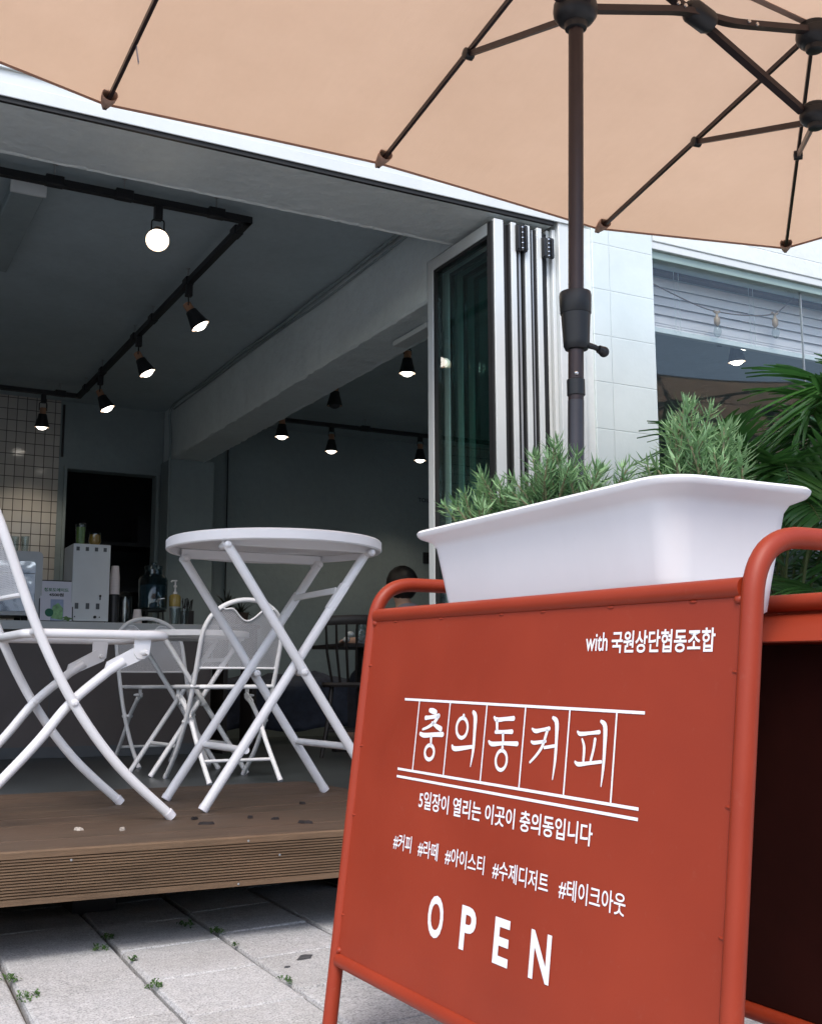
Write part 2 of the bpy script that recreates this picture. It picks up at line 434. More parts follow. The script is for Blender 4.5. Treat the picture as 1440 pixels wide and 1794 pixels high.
# ------------------------------------------------------------------ mesh builder and scene tree
class MB:
    def __init__(s):
        s.v, s.f, s.tone, s.uv = [], [], [], None
    def add(s, vs, fs, tone=None):
        k = len(s.v)
        s.v += [tuple(v) for v in vs]
        s.f += [tuple(i + k for i in f) for f in fs]
        if tone is not None:
            s.tone += [tone] * (len(s.v) - len(s.tone))
        return k
    def box(s, a, b, mat=None):
        x0, y0, z0 = a; x1, y1, z1 = b
        vs = [(x0, y0, z0), (x1, y0, z0), (x1, y1, z0), (x0, y1, z0), (x0, y0, z1), (x1, y0, z1), (x1, y1, z1), (x0, y1, z1)]
        if mat: vs = [mat @ Vector(v) for v in vs]
        s.add(vs, [(0, 3, 2, 1), (4, 5, 6, 7), (0, 1, 5, 4), (1, 2, 6, 5), (2, 3, 7, 6), (3, 0, 4, 7)])
    def tube(s, pts, r, seg=12, closed=False, caps=True, squash=None):
        pts = [Vector(p) for p in pts]
        n = len(pts)
        rs = r if isinstance(r, (list, tuple)) else [r] * n
        tg = []
        for i in range(n):
            a = pts[(i - 1) % n] if (closed or i > 0) else pts[0]
            b = pts[(i + 1) % n] if (closed or i < n - 1) else pts[-1]
            tg.append((b - a).normalized())
        up = Vector((0, 0, 1)) if abs(tg[0].z) < 0.9 else Vector((1, 0, 0))
        nx = tg[0].cross(up).normalized()
        vs = []
        for i in range(n):
            if i: nx = (nx - tg[i] * nx.dot(tg[i])).normalized()
            ny = tg[i].cross(nx)
            for k in range(seg):
                a = 2 * pi * (k + 0.5) / seg
                sx, sy = squash or (1, 1)
                vs.append(pts[i] + (nx * cos(a) * sx + ny * sin(a) * sy) * rs[i])
        fs = []
        for i in range(n if closed else n - 1):
            j = (i + 1) % n
            for k in range(seg):
                l = (k + 1) % seg
                fs.append((i * seg + k, i * seg + l, j * seg + l, j * seg + k))
        if caps and not closed:
            fs.append(tuple(range(seg - 1, -1, -1)))
            fs.append(tuple((n - 1) * seg + k for k in range(seg)))
        s.add(vs, fs)
    def lathe(s, prof, seg=24, mat=None, caps=True):
        vs, fs = [], []
        for (r, z) in prof:
            for k in range(seg):
                a = 2 * pi * k / seg
                v = Vector((r * cos(a), r * sin(a), z))
                vs.append(mat @ v if mat else v)
        for i in range(len(prof) - 1):
            for k in range(seg):
                l = (k + 1) % seg
                fs.append((i * seg + k, i * seg + l, (i + 1) * seg + l, (i + 1) * seg + k))
        if caps:
            fs.append(tuple(range(seg - 1, -1, -1)))
            fs.append(tuple((len(prof) - 1) * seg + k for k in range(seg)))
        s.add(vs, fs)
    def ball(s, c, r, seg=12):
        c = Vector(c)
        rx, ry, rz = r if isinstance(r, tuple) else (r, r, r)
        prof = [(max(1e-4, sin(pi * i / 8)), -cos(pi * i / 8)) for i in range(9)]
        s.lathe(prof, seg, Matrix.Translation(c) @ Matrix.Diagonal((rx, ry, rz, 1)), False)
    def loft(s, rings, caps=(True, True)):
        n = len(rings[0]); vs, fs = [], []
        for r in rings: vs += [Vector(p) for p in r]
        for i in range(len(rings) - 1):
            for k in range(n):
                l = (k + 1) % n
                fs.append((i * n + k, i * n + l, (i + 1) * n + l, (i + 1) * n + k))
        if caps[0]: fs.append(tuple(range(n - 1, -1, -1)))
        if caps[1]: fs.append(tuple((len(rings) - 1) * n + k for k in range(n)))
        s.add(vs, fs)
    def prism(s, poly, d):
        d = Vector(d); n = len(poly)
        vs = [Vector(p) for p in poly] + [Vector(p) + d for p in poly]
        fs = [tuple(range(n - 1, -1, -1)), tuple(range(n, 2 * n))] + [(i, (i + 1) % n, n + (i + 1) % n, n + i) for i in range(n)]
        s.add(vs, fs)
    def mesh(s, name, m, smooth=None):
        me = bpy.data.meshes.new(name)
        me.from_pydata(s.v, [], s.f)
        if s.tone:
            s.tone += [0.5] * (len(s.v) - len(s.tone))
            at = me.attributes.new('tone', 'FLOAT', 'POINT')
            at.data.foreach_set('value', s.tone)
        if s.uv:
            l = me.uv_layers.new(name='uv')
            for lp in me.loops: l.data[lp.index].uv = s.uv[lp.vertex_index]
        me.materials.append(m)
        if smooth is None: smooth = 40
        if smooth:
            me.shade_smooth()
            me.set_sharp_from_angle(angle=rad(smooth))
        me.update()
        return me

def props(o, label=None, cat=None, group=None, kind=None):
    for k, v in (('label', label), ('category', cat), ('group', group), ('kind', kind)):
        if v: o[k] = v
    return o

def obj(name, b, m, parent=None, smooth=None, bevel=0, solid=0, label=None):
    me = b.mesh(name, m, smooth) if isinstance(b, MB) else b
    o = bpy.data.objects.new(name, me)
    COL.objects.link(o)
    if parent is not None:
        o.parent = parent
        o.matrix_parent_inverse = world_of(parent).inverted()
    if solid:
        md = o.modifiers.new('thick', 'SOLIDIFY'); md.thickness = solid; md.offset = 0
    if bevel:
        md = o.modifiers.new('edge', 'BEVEL'); md.width = bevel; md.segments = 2; md.limit_method = 'ANGLE'; md.angle_limit = rad(40)
    if label: o['label'] = label
    return o

def world_of(o):
    m = Matrix.LocRotScale(o.location, o.rotation_euler, o.scale)
    if o.parent: return world_of(o.parent) @ o.matrix_parent_inverse @ m
    return m

def thing(name, label, cat, loc=(0, 0, 0), group=None):
    o = bpy.data.objects.new(name, None)
    COL.objects.link(o)
    o.location = loc
    o.empty_display_size = 0.1
    return props(o, label, cat, group)

def copy_tree(o, parent=None):
    c = o.copy()
    COL.objects.link(c)
    if parent is not None:
        c.parent = parent
        c.matrix_parent_inverse = o.matrix_parent_inverse.copy()
    for ch in list(o.children):
        copy_tree(ch, c)
    return c

def place(o, loc, rz=0, label=None):
    o.location = loc
    o.rotation_euler = (0, 0, rz)
    if label: o['label'] = label
    return o

def fillet(pts, r, n=6):
    pts = [Vector(p) for p in pts]
    outp = [pts[0]]
    for i in range(1, len(pts) - 1):
        a, p, b = pts[i - 1], pts[i], pts[i + 1]
        d1, d2 = (a - p), (b - p)
        rr = min(r, d1.length * 0.48, d2.length * 0.48)
        s_, e_ = p + d1.normalized() * rr, p + d2.normalized() * rr
        for k in range(n + 1):
            t = k / n
            outp.append(s_ * (1 - t) ** 2 + p * 2 * t * (1 - t) + e_ * t * t)
    outp.append(pts[-1])
    return outp

def spline(pts, n=6, closed=False):
    pts = [Vector(p) for p in pts]
    N = len(pts); outp = []
    for i in range(N if closed else N - 1):
        g = lambda k: pts[k % N] if closed else pts[max(0, min(N - 1, k))]
        p0, p1, p2, p3 = g(i - 1), g(i), g(i + 1), g(i + 2)
        for k in range(n):
            t = k / n
            outp.append(0.5 * ((2 * p1) + (p2 - p0) * t + (2 * p0 - 5 * p1 + 4 * p2 - p3) * t * t + (3 * p1 - p0 - 3 * p2 + p3) * t ** 3))
    if not closed: outp.append(pts[-1])
    return outp

def rrect(cx, cy, hx, hy, r, z, n=6):
    p = []
    for (sx, sy, a0) in ((1, 1, 0), (-1, 1, 90), (-1, -1, 180), (1, -1, 270)):
        for k in range(n + 1):
            a = rad(a0 + 90 * k / n)
            p.append(Vector((cx + sx * (hx - r) + r * cos(a), cy + sy * (hy - r) + r * sin(a), z)))
    return p

def text_mesh(body, offset=0.0, spacing=1.0):
    c = bpy.data.curves.new('lettering', 'FONT')
    c.body = body
    c.size = 1
    c.offset = offset
    c.space_character = spacing
    c.resolution_u = 4
    c.fill_mode = 'FRONT'
    c.extrude = 0.0
    o = bpy.data.objects.new('lettering', c)
    COL.objects.link(o)
    dg = bpy.context.evaluated_depsgraph_get()
    me = bpy.data.meshes.new_from_object(o.evaluated_get(dg))
    vs = [v.co.copy() for v in me.vertices]
    fs = [tuple(p.vertices) for p in me.polygons]
    bpy.data.objects.remove(o); bpy.data.curves.remove(c); bpy.data.meshes.remove(me)
    return vs, fs

def put_text(b, body, box, frame, offset=0.0, spacing=1.0):
    """lay the outline of a text in the rectangle box = (u0, v0, u1, v1) of a plane; frame(u, v) gives the point"""
    vs, fs = text_mesh(body, offset, spacing)
    x0, x1 = min(v.x for v in vs), max(v.x for v in vs)
    y0, y1 = min(v.y for v in vs), max(v.y for v in vs)
    u0, v0, u1, v1 = box
    b.add([frame(u0 + (v.x - x0) / (x1 - x0) * (u1 - u0), v1 + (v.y - y0) / (y1 - y0) * (v0 - v1)) for v in vs], fs)

# ================================================================== SETTING
b = MB()
b.add([(-400, -400, -0.03), (400, -400, -0.03), (400, 400, -0.03), (-400, 400, -0.03)], [(0, 1, 2, 3)])
props(obj('ground', b, M['ground']), kind='structure')
b = MB()
b.add([(-3.4, -1.5, -0.018), (6.2, -1.5, -0.018), (6.2, 6, -0.018), (-3.4, 6, -0.018)], [(0, 1, 2, 3)])
props(obj('paving_bed', b, M['joint']), kind='structure')

def pavers():
    b = MB()
    rnd = random.Random(4)
    W_, P_ = 0.2225, 0.252
    for i in range(-14, 22):
        off = 0.0 if i % 2 == 0 else -0.045
        off += rnd.uniform(-0.012, 0.012)
        for j in range(-14, 14):
            u0, u1 = i * W_ + 0.003 + rnd.uniform(0, 0.002), (i + 1) * W_ - 0.003 - rnd.uniform(0, 0.002)
            v0, v1 = 0.11 + off + j * P_ + 0.0010, 0.11 + off + (j + 1) * P_ - 0.0010 - rnd.uniform(0, 0.001)
            def pt(u, v, z):
                y = 2.0 + v + (u + 0.1) * 0.13
                return (0.375 + u + 0.045 * (y - 2.3), y, z)
            if not (-3.2 < pt(u0, v0, 0)[0] < 6 and pt(u0, v0, 0)[1] > -1.4): continue
            dz = [rnd.uniform(-0.0018, 0.0012)] * 4
            tl = (rnd.uniform(-1, 1) * 0.0012, rnd.uniform(-1, 1) * 0.0012)
            q = []
            for (ins, z, m_) in ((0, -0.03, 0), (0, -0.007, 1), (0.0022, -0.0022, 1), (0.006, 0, 1)):
                for (a, c, sx, sy) in ((u0, v0, 1, 1), (u1, v0, -1, 1), (u1, v1, -1, -1), (u0, v1, 1, -1)):
                    w1 = rnd.uniform(-0.0015, 0.0015) if z > -0.01 else 0
                    q.append(pt(a + sx * ins + w1, c + sy * ins * 0.6 + w1 * 0.4, z + m_ * (dz[0] + sx * tl[0] + sy * tl[1])))
            fs = [(12, 13, 14, 15)]
            for L_ in range(3):
                for k in range(4):
                    l = (k + 1) % 4
                    fs.append((L_ * 4 + k, L_ * 4 + l, L_ * 4 + 4 + l, L_ * 4 + 4 + k))
            b.add(q, fs, rnd.random())
    return b
props(obj('pavement', pavers(), M['paver'], smooth=0), kind='structure')

# weeds growing in the paving joints
def weed(x, y, n, r, seed, label):
    rnd = random.Random(seed)
    b = MB()
    for k in range(n):
        a = rnd.uniform(0, 2 * pi); d = r * rnd.random() ** 0.6
        cx, cy = d * cos(a) * 0.8, d * sin(a) * 1.2
        for j in range(rnd.randint(2, 4)):
            t = rnd.uniform(0, 2 * pi); L_ = rnd.uniform(0.006, 0.013); w = L_ * 0.42; h = rnd.uniform(0.001, 0.010)
            ux, uy = cos(t), sin(t)
            vs = [(cx, cy, h * .4), (cx + ux * L_ * .5 - uy * w * .5, cy + uy * L_ * .5 + ux * w * .5, h + .002), (cx + ux * L_, cy + uy * L_, h * .8), (cx + ux * L_ * .5 + uy * w * .5, cy + uy * L_ * .5 - ux * w * .5, h + .002)]
            b.add(vs, [(0, 1, 2, 3)], rnd.random())
    o = obj('weed', b, M['weed'], smooth=0)
    o.location = (x, y, -0.001)
    return props(o, label, 'weed', 'weeds in the paving joints')
for i, a in enumerate([
    (0.606, 2.49, 14, .016, 'small weed tuft in a paving joint, the one nearest under the deck board'),
    (0.569, 2.392, 10, .018, 'flat thin weed streak in a cross joint left of the long paving joint'),
    (0.604, 2.274, 7, .012, 'tiny weed in the second long joint, below the thin flat weed streak'),
    (0.588, 2.063, 16, .017, 'round bushy weed tuft, nearest to the bottom edge in the second long joint'),
    (0.374, 2.229, 15, .018, 'weed tuft at the left picture edge, the upper of two in that joint'),
    (0.378, 2.089, 18, .024, 'wide green weed at the left picture edge, the lower of two in that joint'),
    (0.789, 2.539, 16, .026, 'broad flat weed close to the deck, left of the third long joint'),
    (0.828, 2.438, 16, .022, 'dense dark weed in the third long joint near the deck'),
    (0.82, 2.30, 4, .007, 'single tiny weed sprout on its own in the third paving column'),
    (0.804, 1.98, 9, .013, 'small weed in the third long joint beside the red sign leg'),
    (0.80, 1.40, 16, .022, 'weed in the joint under the bottom tube of the red sign')]):
    weed(a[0], a[1], a[2], a[3], 50 + i, a[4])

def flake(name, x, y, z, r, m, seed, label, cat, group=None, h=0.003):
    rnd = random.Random(seed)
    b = MB(); n = 11
    a0 = rnd.uniform(0, pi); st = rnd.uniform(1.3, 2.4)
    P = []
    for k in range(n):
        a = 2 * pi * k / n; q = r * rnd.uniform(0.65, 1.15)
        x_, y_ = q * cos(a) * st, q * sin(a)
        P.append((x_ * cos(a0) - y_ * sin(a0), x_ * sin(a0) + y_ * cos(a0)))
    vs = [(p[0], p[1], 0.0006) for p in P] + [(p[0] * .8, p[1] * .8, h * rnd.uniform(.6, 1)) for p in P] + [(0, 0, h * .9)]
    fs = [(k, (k + 1) % n, n + (k + 1) % n, n + k) for k in range(n)] + [(n + k, n + (k + 1) % n, 2 * n) for k in range(n)]
    b.add(vs, fs)
    o = obj(name, b, m); o.location = (x, y, z)
    return props(o, label, cat, group)
flake('gum_patch', 0.905, 2.141, 0.0, 0.014, M['gum'], 3, 'dark oval patch of old gum on a grey paver left of the red sign', 'gum', None, 0.0016)
flake('gum_patch', 0.848, 2.084, 0.0, 0.006, M['gum'], 4, 'tiny dark dot of gum on a paver below the larger oval patch', 'gum', None, 0.0016)
DZ = 0.2126
for i, (x, y, r, k, lab) in enumerate([
    (0.835, 2.55, .009, 'debris', 'larger dark leaf scrap on the deck at the foot of the white table'),
    (0.843, 2.66, .006, 'debris', 'small dark leaf scrap behind the larger scrap at the white table foot'),
    (0.965, 2.62, .005, 'debris', 'small dark crumb on the deck right of the table foot, middle of three'),
    (1.007, 2.56, .005, 'debris', 'round dark crumb on the deck between the table foot and the sign'),
    (1.041, 2.46, .009, 'debris', 'long dark leaf scrap on the deck edge nearest the red sign'),
    (0.643, 2.537, .007, 'debris_pale', 'pale wood scrap lying on the deck in front of the chair foot'),
    (0.560, 2.584, .008, 'debris_pale', 'faint pale scrap on the deck left of the brighter wood scrap'),
    (1.199, 2.86, .005, 'debris', 'small brown crumb on the deck in the middle under the white table')]):
    flake('leaf_scrap', x, y, DZ, r, M[k], 20 + i, lab, 'debris', 'scraps lying on the deck', 0.007)

# ================================================================== DECK
def deck():
    t = thing('wooden_deck', 'low weathered brown wooden deck with a grooved front board before the open shop front', 'deck', (-0.6, 2.9, 0))
    b = MB(); y = 2.328; rnd = random.Random(2)
    while y < 3.5:
        y1 = min(y + 0.136, 3.56)
        dz = rnd.uniform(-0.0010, 0.0006)
        b.box((-3, y, 0.190), (1.5, y1 - 0.0060, DZ + dz))
        y = y1
    obj('deck_boards', b, M['deck'], t, bevel=0.003)
    # front board with real grooves
    prof = [(2.326, 0.2118), (2.3165, 0.2118), (2.3145, 0.2095), (2.3145, 0.1985)]
    n = 14; z = 0.1985; p = (0.1985 - 0.1215) / n
    for k in range(n):
        prof += [(2.3192, z - p * 0.08), (2.3192, z - p * 0.40), (2.3145, z - p * 0.50), (2.3145, z - p)]
        z -= p
    prof += [(2.3145, 0.113), (2.326, 0.113)]
    b = MB(); N = len(prof)
    b.add([(x, q[0], q[1]) for x in (-3, 1.5) for q in prof], [(k, k + 1, N + k + 1, N + k) for k in range(N - 1)] + [(N - 1, 0, N, 2 * N - 1), tuple(range(N)), tuple(range(2 * N - 1, N - 1, -1))])
    fb = obj('front_board', b, M['fascia'], t, smooth=20)
    b = MB()
    for x, z_ in ((0.85, .203), (0.83, .118), (-.2, .2), (0.49, .19), (0.92, .17)):
        b.lathe([(0.0022, 0), (0.0022, 0.0012), (0.0008, 0.0016)], 10, Matrix.Translation((x, 2.3148, z_)) @ Matrix.Rotation(rad(90), 4, 'X'))
    obj('screws', b, M['alu_grey'], fb)
    b = MB()
    for yy in (2.80, 3.42): b.box((-2.98, yy, 0.10), (1.46, yy + .09, 0.189))
    for xx in (-2.4, -.9, .6, 1.3): b.box((xx, 2.80, -0.02), (xx + .1, 3.5, 0.0995))
    obj('bearers', b, M['dark_wood'], t)
    return t
deck()

# ================================================================== BUILDING
YF = 4.0
FZ = 0.09
bld = thing('cafe_building', 'white painted cafe building with an open folding shop front and a large window', 'building', (2.5, 6.3, 0))
b = MB()
b.box((-5, YF, 2.70), (9, YF + .4, 4.2))
b.box((-5, YF + .10, 2.588), (2.90, YF + .4, 2.6995))
b.box((3.44, YF - .002, 2.612), (9, YF + .4, 2.6995))
obj('front_wall', b, M['plaster_out'], bld, bevel=0.004)
# aluminium head frame of the folding front with its dark track
b = MB()
b.box((-5, YF - .014, 2.600), (3.02, YF + .099, 2.699))
b.box((-5, YF - .020, 2.588), (3.02, YF - .0142, 2.640))
b.box((-5, YF - .026, 2.690), (3.02, YF - .0142, 2.720))
obj('head_frame', b, M['alu'], bld, bevel=0.003)
b = MB(); b.box((-5, YF - .012, 2.572), (2.862, YF + .004, 2.5985)); obj('door_track', b, M['rubber'], bld)
b = MB(); b.box((-5, YF + .0045, 2.5735), (2.862, YF + .395, 2.5875)); obj('lintel_soffit', b, M['plaster_beam'], bld)
# ragged plaster lip on the lintel
b = MB(); rnd = random.Random(8); P = []; x = -2.0
while x < 2.6:
    P.append((x, 4.388 + rnd.uniform(-.009, .006), rnd.uniform(.002, .006))); x += rnd.uniform(.01, .05)
for p, q in zip(P, P[1:]):
    b.add([(p[0], p[1], 2.5730), (q[0], q[1], 2.5730), (q[0], 4.4, 2.568), (p[0], 4.4, 2.568), (p[0], p[1] + .008, 2.5735 - p[2]), (q[0], q[1] + .008, 2.5735 - q[2])], [(0, 1, 5, 4), (4, 5, 2, 3)])
obj('plaster_lip', b, M['plaster_beam'], bld, smooth=0)

b = MB()
b.box((2.885, YF - .012, 0), (3.022, YF + .38, 2.5995))
b.box((2.864, YF + .010, 0), (2.8835, YF + .30, 2.5605))
b.box((2.846, YF + .03, 0), (2.8625, YF + .09, 2.5605))
obj('door_jamb', b, M['alu'], bld, bevel=0.003)
b = MB(); b.box((3.023, YF + .006, 0), (3.076, YF + .39, 2.5995)); obj('plaster_strip', b, M['plaster_out'], bld)
b = MB(); b.box((3.0765, YF - .004, 0), (3.432, YF + .39, 2.6990)); obj('block_pier', b, M['block'], bld, bevel=0.003)
b = MB(); b.box((3.4325, YF, 0), (9, YF + .39, 0.85)); obj('window_parapet', b, M['plaster_out'], bld)

def opposite():  # out-of-view house, added to keep low sky light out of the room
    t = thing('light_blocking_house', 'plain grey single storey house across the street, added unseen to block low sky light', 'building', (3, -11, 0))
    t['kind'] = 'thing'
    b = MB()
    b.box((-16, -19, -.03), (22, -11, 3.4)); obj('wall', b, M['opposite'], t)
    b = MB(); b.box((-16.3, -19.3, 3.4005), (22.3, -10.7, 3.6)); obj('roof', b, M['alu_grey'], t)
    for i in range(11):
        for z in (.9,):
            x = -14 + i * 3.3
            b = MB(); b.box((x, -10.999, z), (x + 1.5, -10.95, z + 1.3)); w = obj('window', b, M['alu'], t)
            b = MB(); b.box((x + .06, -10.9495, z + .06), (x + 1.44, -10.945, z + 1.24)); obj('pane', b, M['slot'], w)
opposite()

# window: stepped head, frameless panes, blind
wn = MB()
wn.box((3.4335, YF + .004, 2.575), (8.9, YF + .12, 2.6115))
wn.box((3.4335, YF + .02, 0.8505), (8.9, YF + .14, 0.885))
win = obj('window', wn, M['alu'], bld, bevel=0.003)
for (x0, x1) in ((3.436, 4.451), (4.457, 5.47), (5.476, 6.49)):
    b = MB(); b.box((x0, YF + .045, .886), (x1, YF + .053, 2.5345)); obj('pane', b, M['glass'], win)
for x in (4.4515, 5.4705):
    b = MB(); b.box((x, YF + .044, .886), (x + .005, YF + .054, 2.534)); obj('seal', b, M['alu_grey'], win)
b = MB(); b.box((3.4335, YF + .022, 2.535), (8.9, YF + .12, 2.5748)); obj('head_profile', b, M['head_green'], win, bevel=.003)
def blind():
    t = thing('venetian_blind', 'white venetian blind pulled halfway down behind the right window', 'blind', (4.5, 4.2, 2.5))
    b = MB(); b.box((3.45, 4.16, 2.540), (6.4, 4.215, 2.61)); obj('headrail', b, M['brown_rail'], t, bevel=.003)
    b = MB(); z = 2.548
    k = 0
    while z > 2.29:
        z -= 0.0475 if z > 2.32 else 0.012
        a = rad(74)
        b.box((3.46, -.0258, -.0008), (6.39, .0258, .0008), Matrix.Translation((0, 4.19, z)) @ Matrix.Rotation(a, 4, 'X'))
    obj('slats', b, M['blind'], t)
    b = MB(); b.box((3.46, 4.175, 2.235), (6.39, 4.205, 2.262)); obj('bottom_rail', b, M['alu'], t, bevel=.003)
    b = MB()
    for x in (3.70, 3.73, 4.20, 4.23, 4.9, 5.4): b.tube([(x, 4.158, 2.58), (x + .004, 4.157, 2.24)], .0012, 5)
    obj('ladder_cords', b, M['alu'], t)
blind()
def string_lights():
    t = thing('string_lights', 'sagging cord of unlit string lights hanging behind the right window', 'string lights', (4.1, 4.11, 2.4))
    y = 4.11
    pts = spline([(3.45, y, 2.47), (3.62, y, 2.425), (3.80, y, 2.385), (3.93, y, 2.372), (4.14, y, 2.384), (4.33, y, 2.425), (4.46, y, 2.52), (4.56, y, 2.60), (4.9, y, 2.45), (5.5, y, 2.42), (6.4, y, 2.6)], 8)
    b = MB(); b.tube(pts, .0035, 6); obj('cord', b, M['brown_rail'], t)
    for x, z in ((3.93, 2.370), (4.33, 2.423)):
        b = MB()
        b.tube([(x - .02, y, z + .002), (x, y, z - .006), (x + .02, y, z + .004)], .007, 6)
        b.lathe([(.006, z - .075), (.016, z - .06), (.016, z - .035), (.008, z - .025), (.004, z)], 12, Matrix.Translation((x, y, 0)))
        s_ = obj('socket', b, M['brass'], t)
        b = MB(); b.lathe([(.001, z - .135), (.014, z - .125), (.021, z - .105), (.016, z - .08), (.011, z - .0755)], 14, Matrix.Translation((x, y, 0)), False)
        obj('bulb', b, M['glass_clear'], s_)
string_lights()

# interior shell, laid out in a smaller room and enlarged to its real size
CZ = 2.68
KF = 1.06
def far(o):
    for v in o.data.vertices:
        v.co.x *= KF; v.co.y *= KF; v.co.z = .52 + (v.co.z - .52) * KF
    o.data.update()
    return o
b = MB(); b.add([(-1.9, 3.57, FZ), (7.2, 3.57, FZ), (7.2, 11.5, FZ), (-1.9, 11.5, FZ)], [(0, 1, 2, 3)])
b.box((-1.7, 3.565, -.02), (2.84, 3.5695, FZ - .0005))
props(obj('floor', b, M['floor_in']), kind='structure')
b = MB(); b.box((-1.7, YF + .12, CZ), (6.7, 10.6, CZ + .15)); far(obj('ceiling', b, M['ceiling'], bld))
b = MB()
b.box((-1.7, 8.7, FZ), (1.69, 8.8, CZ - .001)); b.box((2.372, 8.7, FZ), (2.75, 8.8, CZ - .001)); b.box((1.6905, 8.7, 2.156), (2.3715, 8.8, CZ - .001))
b.box((2.7505, 8.83, FZ), (6.7, 8.95, CZ - .001))
b.box((-1.8, YF, -.02), (-1.7005, 8.8, CZ + .3)); b.box((6.705, YF, 0), (6.82, 10.6, CZ + .3))
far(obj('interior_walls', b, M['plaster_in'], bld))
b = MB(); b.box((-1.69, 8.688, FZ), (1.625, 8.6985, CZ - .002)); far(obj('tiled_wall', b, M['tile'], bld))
b = MB(); b.box((1.640, 8.684, 2.245), (1.656, 8.699, 2.65)); far(obj('cable_trunking', b, M['black_plastic'], bld))
b = MB(); b.box((2.41, 8.45, FZ), (2.765, 8.6995, 2.2595)); far(obj('column', b, M['plaster_in'], bld, bevel=.006))
# store room behind the doorway
b = MB()
b.add([(1.2, 8.801, FZ), (3, 8.801, FZ), (3, 10.3, FZ), (1.2, 10.3, FZ), (1.2, 8.801, 2.5), (3, 8.801, 2.5), (3, 10.3, 2.5), (1.2, 10.3, 2.5)], [(4, 5, 6, 7), (3, 2, 6, 7), (0, 3, 7, 4), (1, 2, 6, 5)])
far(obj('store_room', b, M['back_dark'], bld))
b = MB()
b.box((1.668, 8.676, FZ), (1.6895, 8.80, 2.178)); b.box((2.3725, 8.676, FZ), (2.394, 8.80, 2.178)); b.box((1.6900, 8.676, 2.157), (2.3720, 8.80, 2.178))
far(obj('door_frame', b, M['plaster_in'], bld, bevel=.002))
b = MB(); b.box((1.95, 9.4, 1.30), (2.9, 9.8, 1.33)); b.box((1.95, 9.4, 1.68), (2.9, 9.8, 1.71)); b.box((2.1, 9.5, 1.331), (2.3, 9.7, 1.5)); b.box((2.45, 9.5, 1.711), (2.6, 9.7, 1.95)); far(obj('store_shelf', b, M['back_dark'], bld))

# rough concrete beam with noisy lower edges
def beam():
    b = MB(); rnd = random.Random(5)
    ys = [4.385 + (8.69 - 4.385) * k / 90 for k in range(91)]
    rows = []
    for y in ys:
        j = lambda s_: rnd.uniform(-s_, s_)
        rows.append([(2.425 + j(.002), y, CZ), (2.425 + j(.003), y, 2.45), (2.425 + j(.004), y, 2.275 + j(.006)), (2.432 + j(.006), y, 2.262 + j(.004)), (2.46 + j(.004), y, 2.258 + j(.002)),
                     (2.66 + j(.01), y, 2.258 + j(.002)), (2.675 + j(.006), y, 2.250 + j(.004)), (2.70 + j(.004), y, 2.262 + j(.004)), (2.705 + j(.003), y, 2.40), (2.705, y, CZ)])
    n = len(rows[0])
    b.add([p for r in rows for p in r], [(i * n + k, i * n + k + 1, (i + 1) * n + k + 1, (i + 1) * n + k) for i in range(90) for k in range(n - 1)])
    b.add(rows[0], [tuple(range(n))])
    b.box((2.4255, 4.14, 2.452), (2.705, 4.3845, CZ - .001))
    o = far(obj('concrete_beam', b, M['plaster_beam'], bld, smooth=30))
    b = MB(); b.tube(spline([(2.40, 4.45, 2.672), (2.408, 5.2, 2.668), (2.395, 5.7, 2.655), (2.408, 6.2, 2.66), (2.40, 6.9, 2.668), (2.41, 7.6, 2.66), (2.41, 8.43, 2.665), (2.405, 8.44, 2.4), (2.408, 8.44, 1.6), (2.405, 8.44, .5)], 8), .010, 7)
    b.tube(spline([(2.41, 4.45, 2.64), (2.416, 5.6, 2.63), (2.416, 6.4, 2.645), (2.416, 8.4, 2.64)], 6), .006, 6)
    far(obj('cable_run', b, M['plaster_in'], o))
    b = MB(); b.box((2.54, 4.60, 2.222), (2.62, 4.95, 2.249)); far(obj('surface_box', b, M['alu'], o, bevel=.004))
beam()
b = MB(); put_text(b, 'TOILET', (4.785, 2.190, 4.965, 2.152), lambda u, v: (u, 8.8285, v), 0.012); props(far(obj('wall_lettering', b, M['black_plastic'], smooth=0)), 'black capital lettering TOILET on the back wall', 'lettering')
def switch():
    t = thing('wall_switch', 'small dark wall switch below the TOILET lettering', 'switch', (5.17, 9.35, 1.72))
    b = MB(); b.box((4.83, 8.818, 1.60), (4.93, 8.8295, 1.70)); far(obj('plate', b, M['black_plastic'], t, bevel=.003))
    b = MB(); b.box((4.86, 8.812, 1.625), (4.90, 8.8178, 1.675)); far(obj('rocker', b, M['black_metal'], t, bevel=.002))
switch()

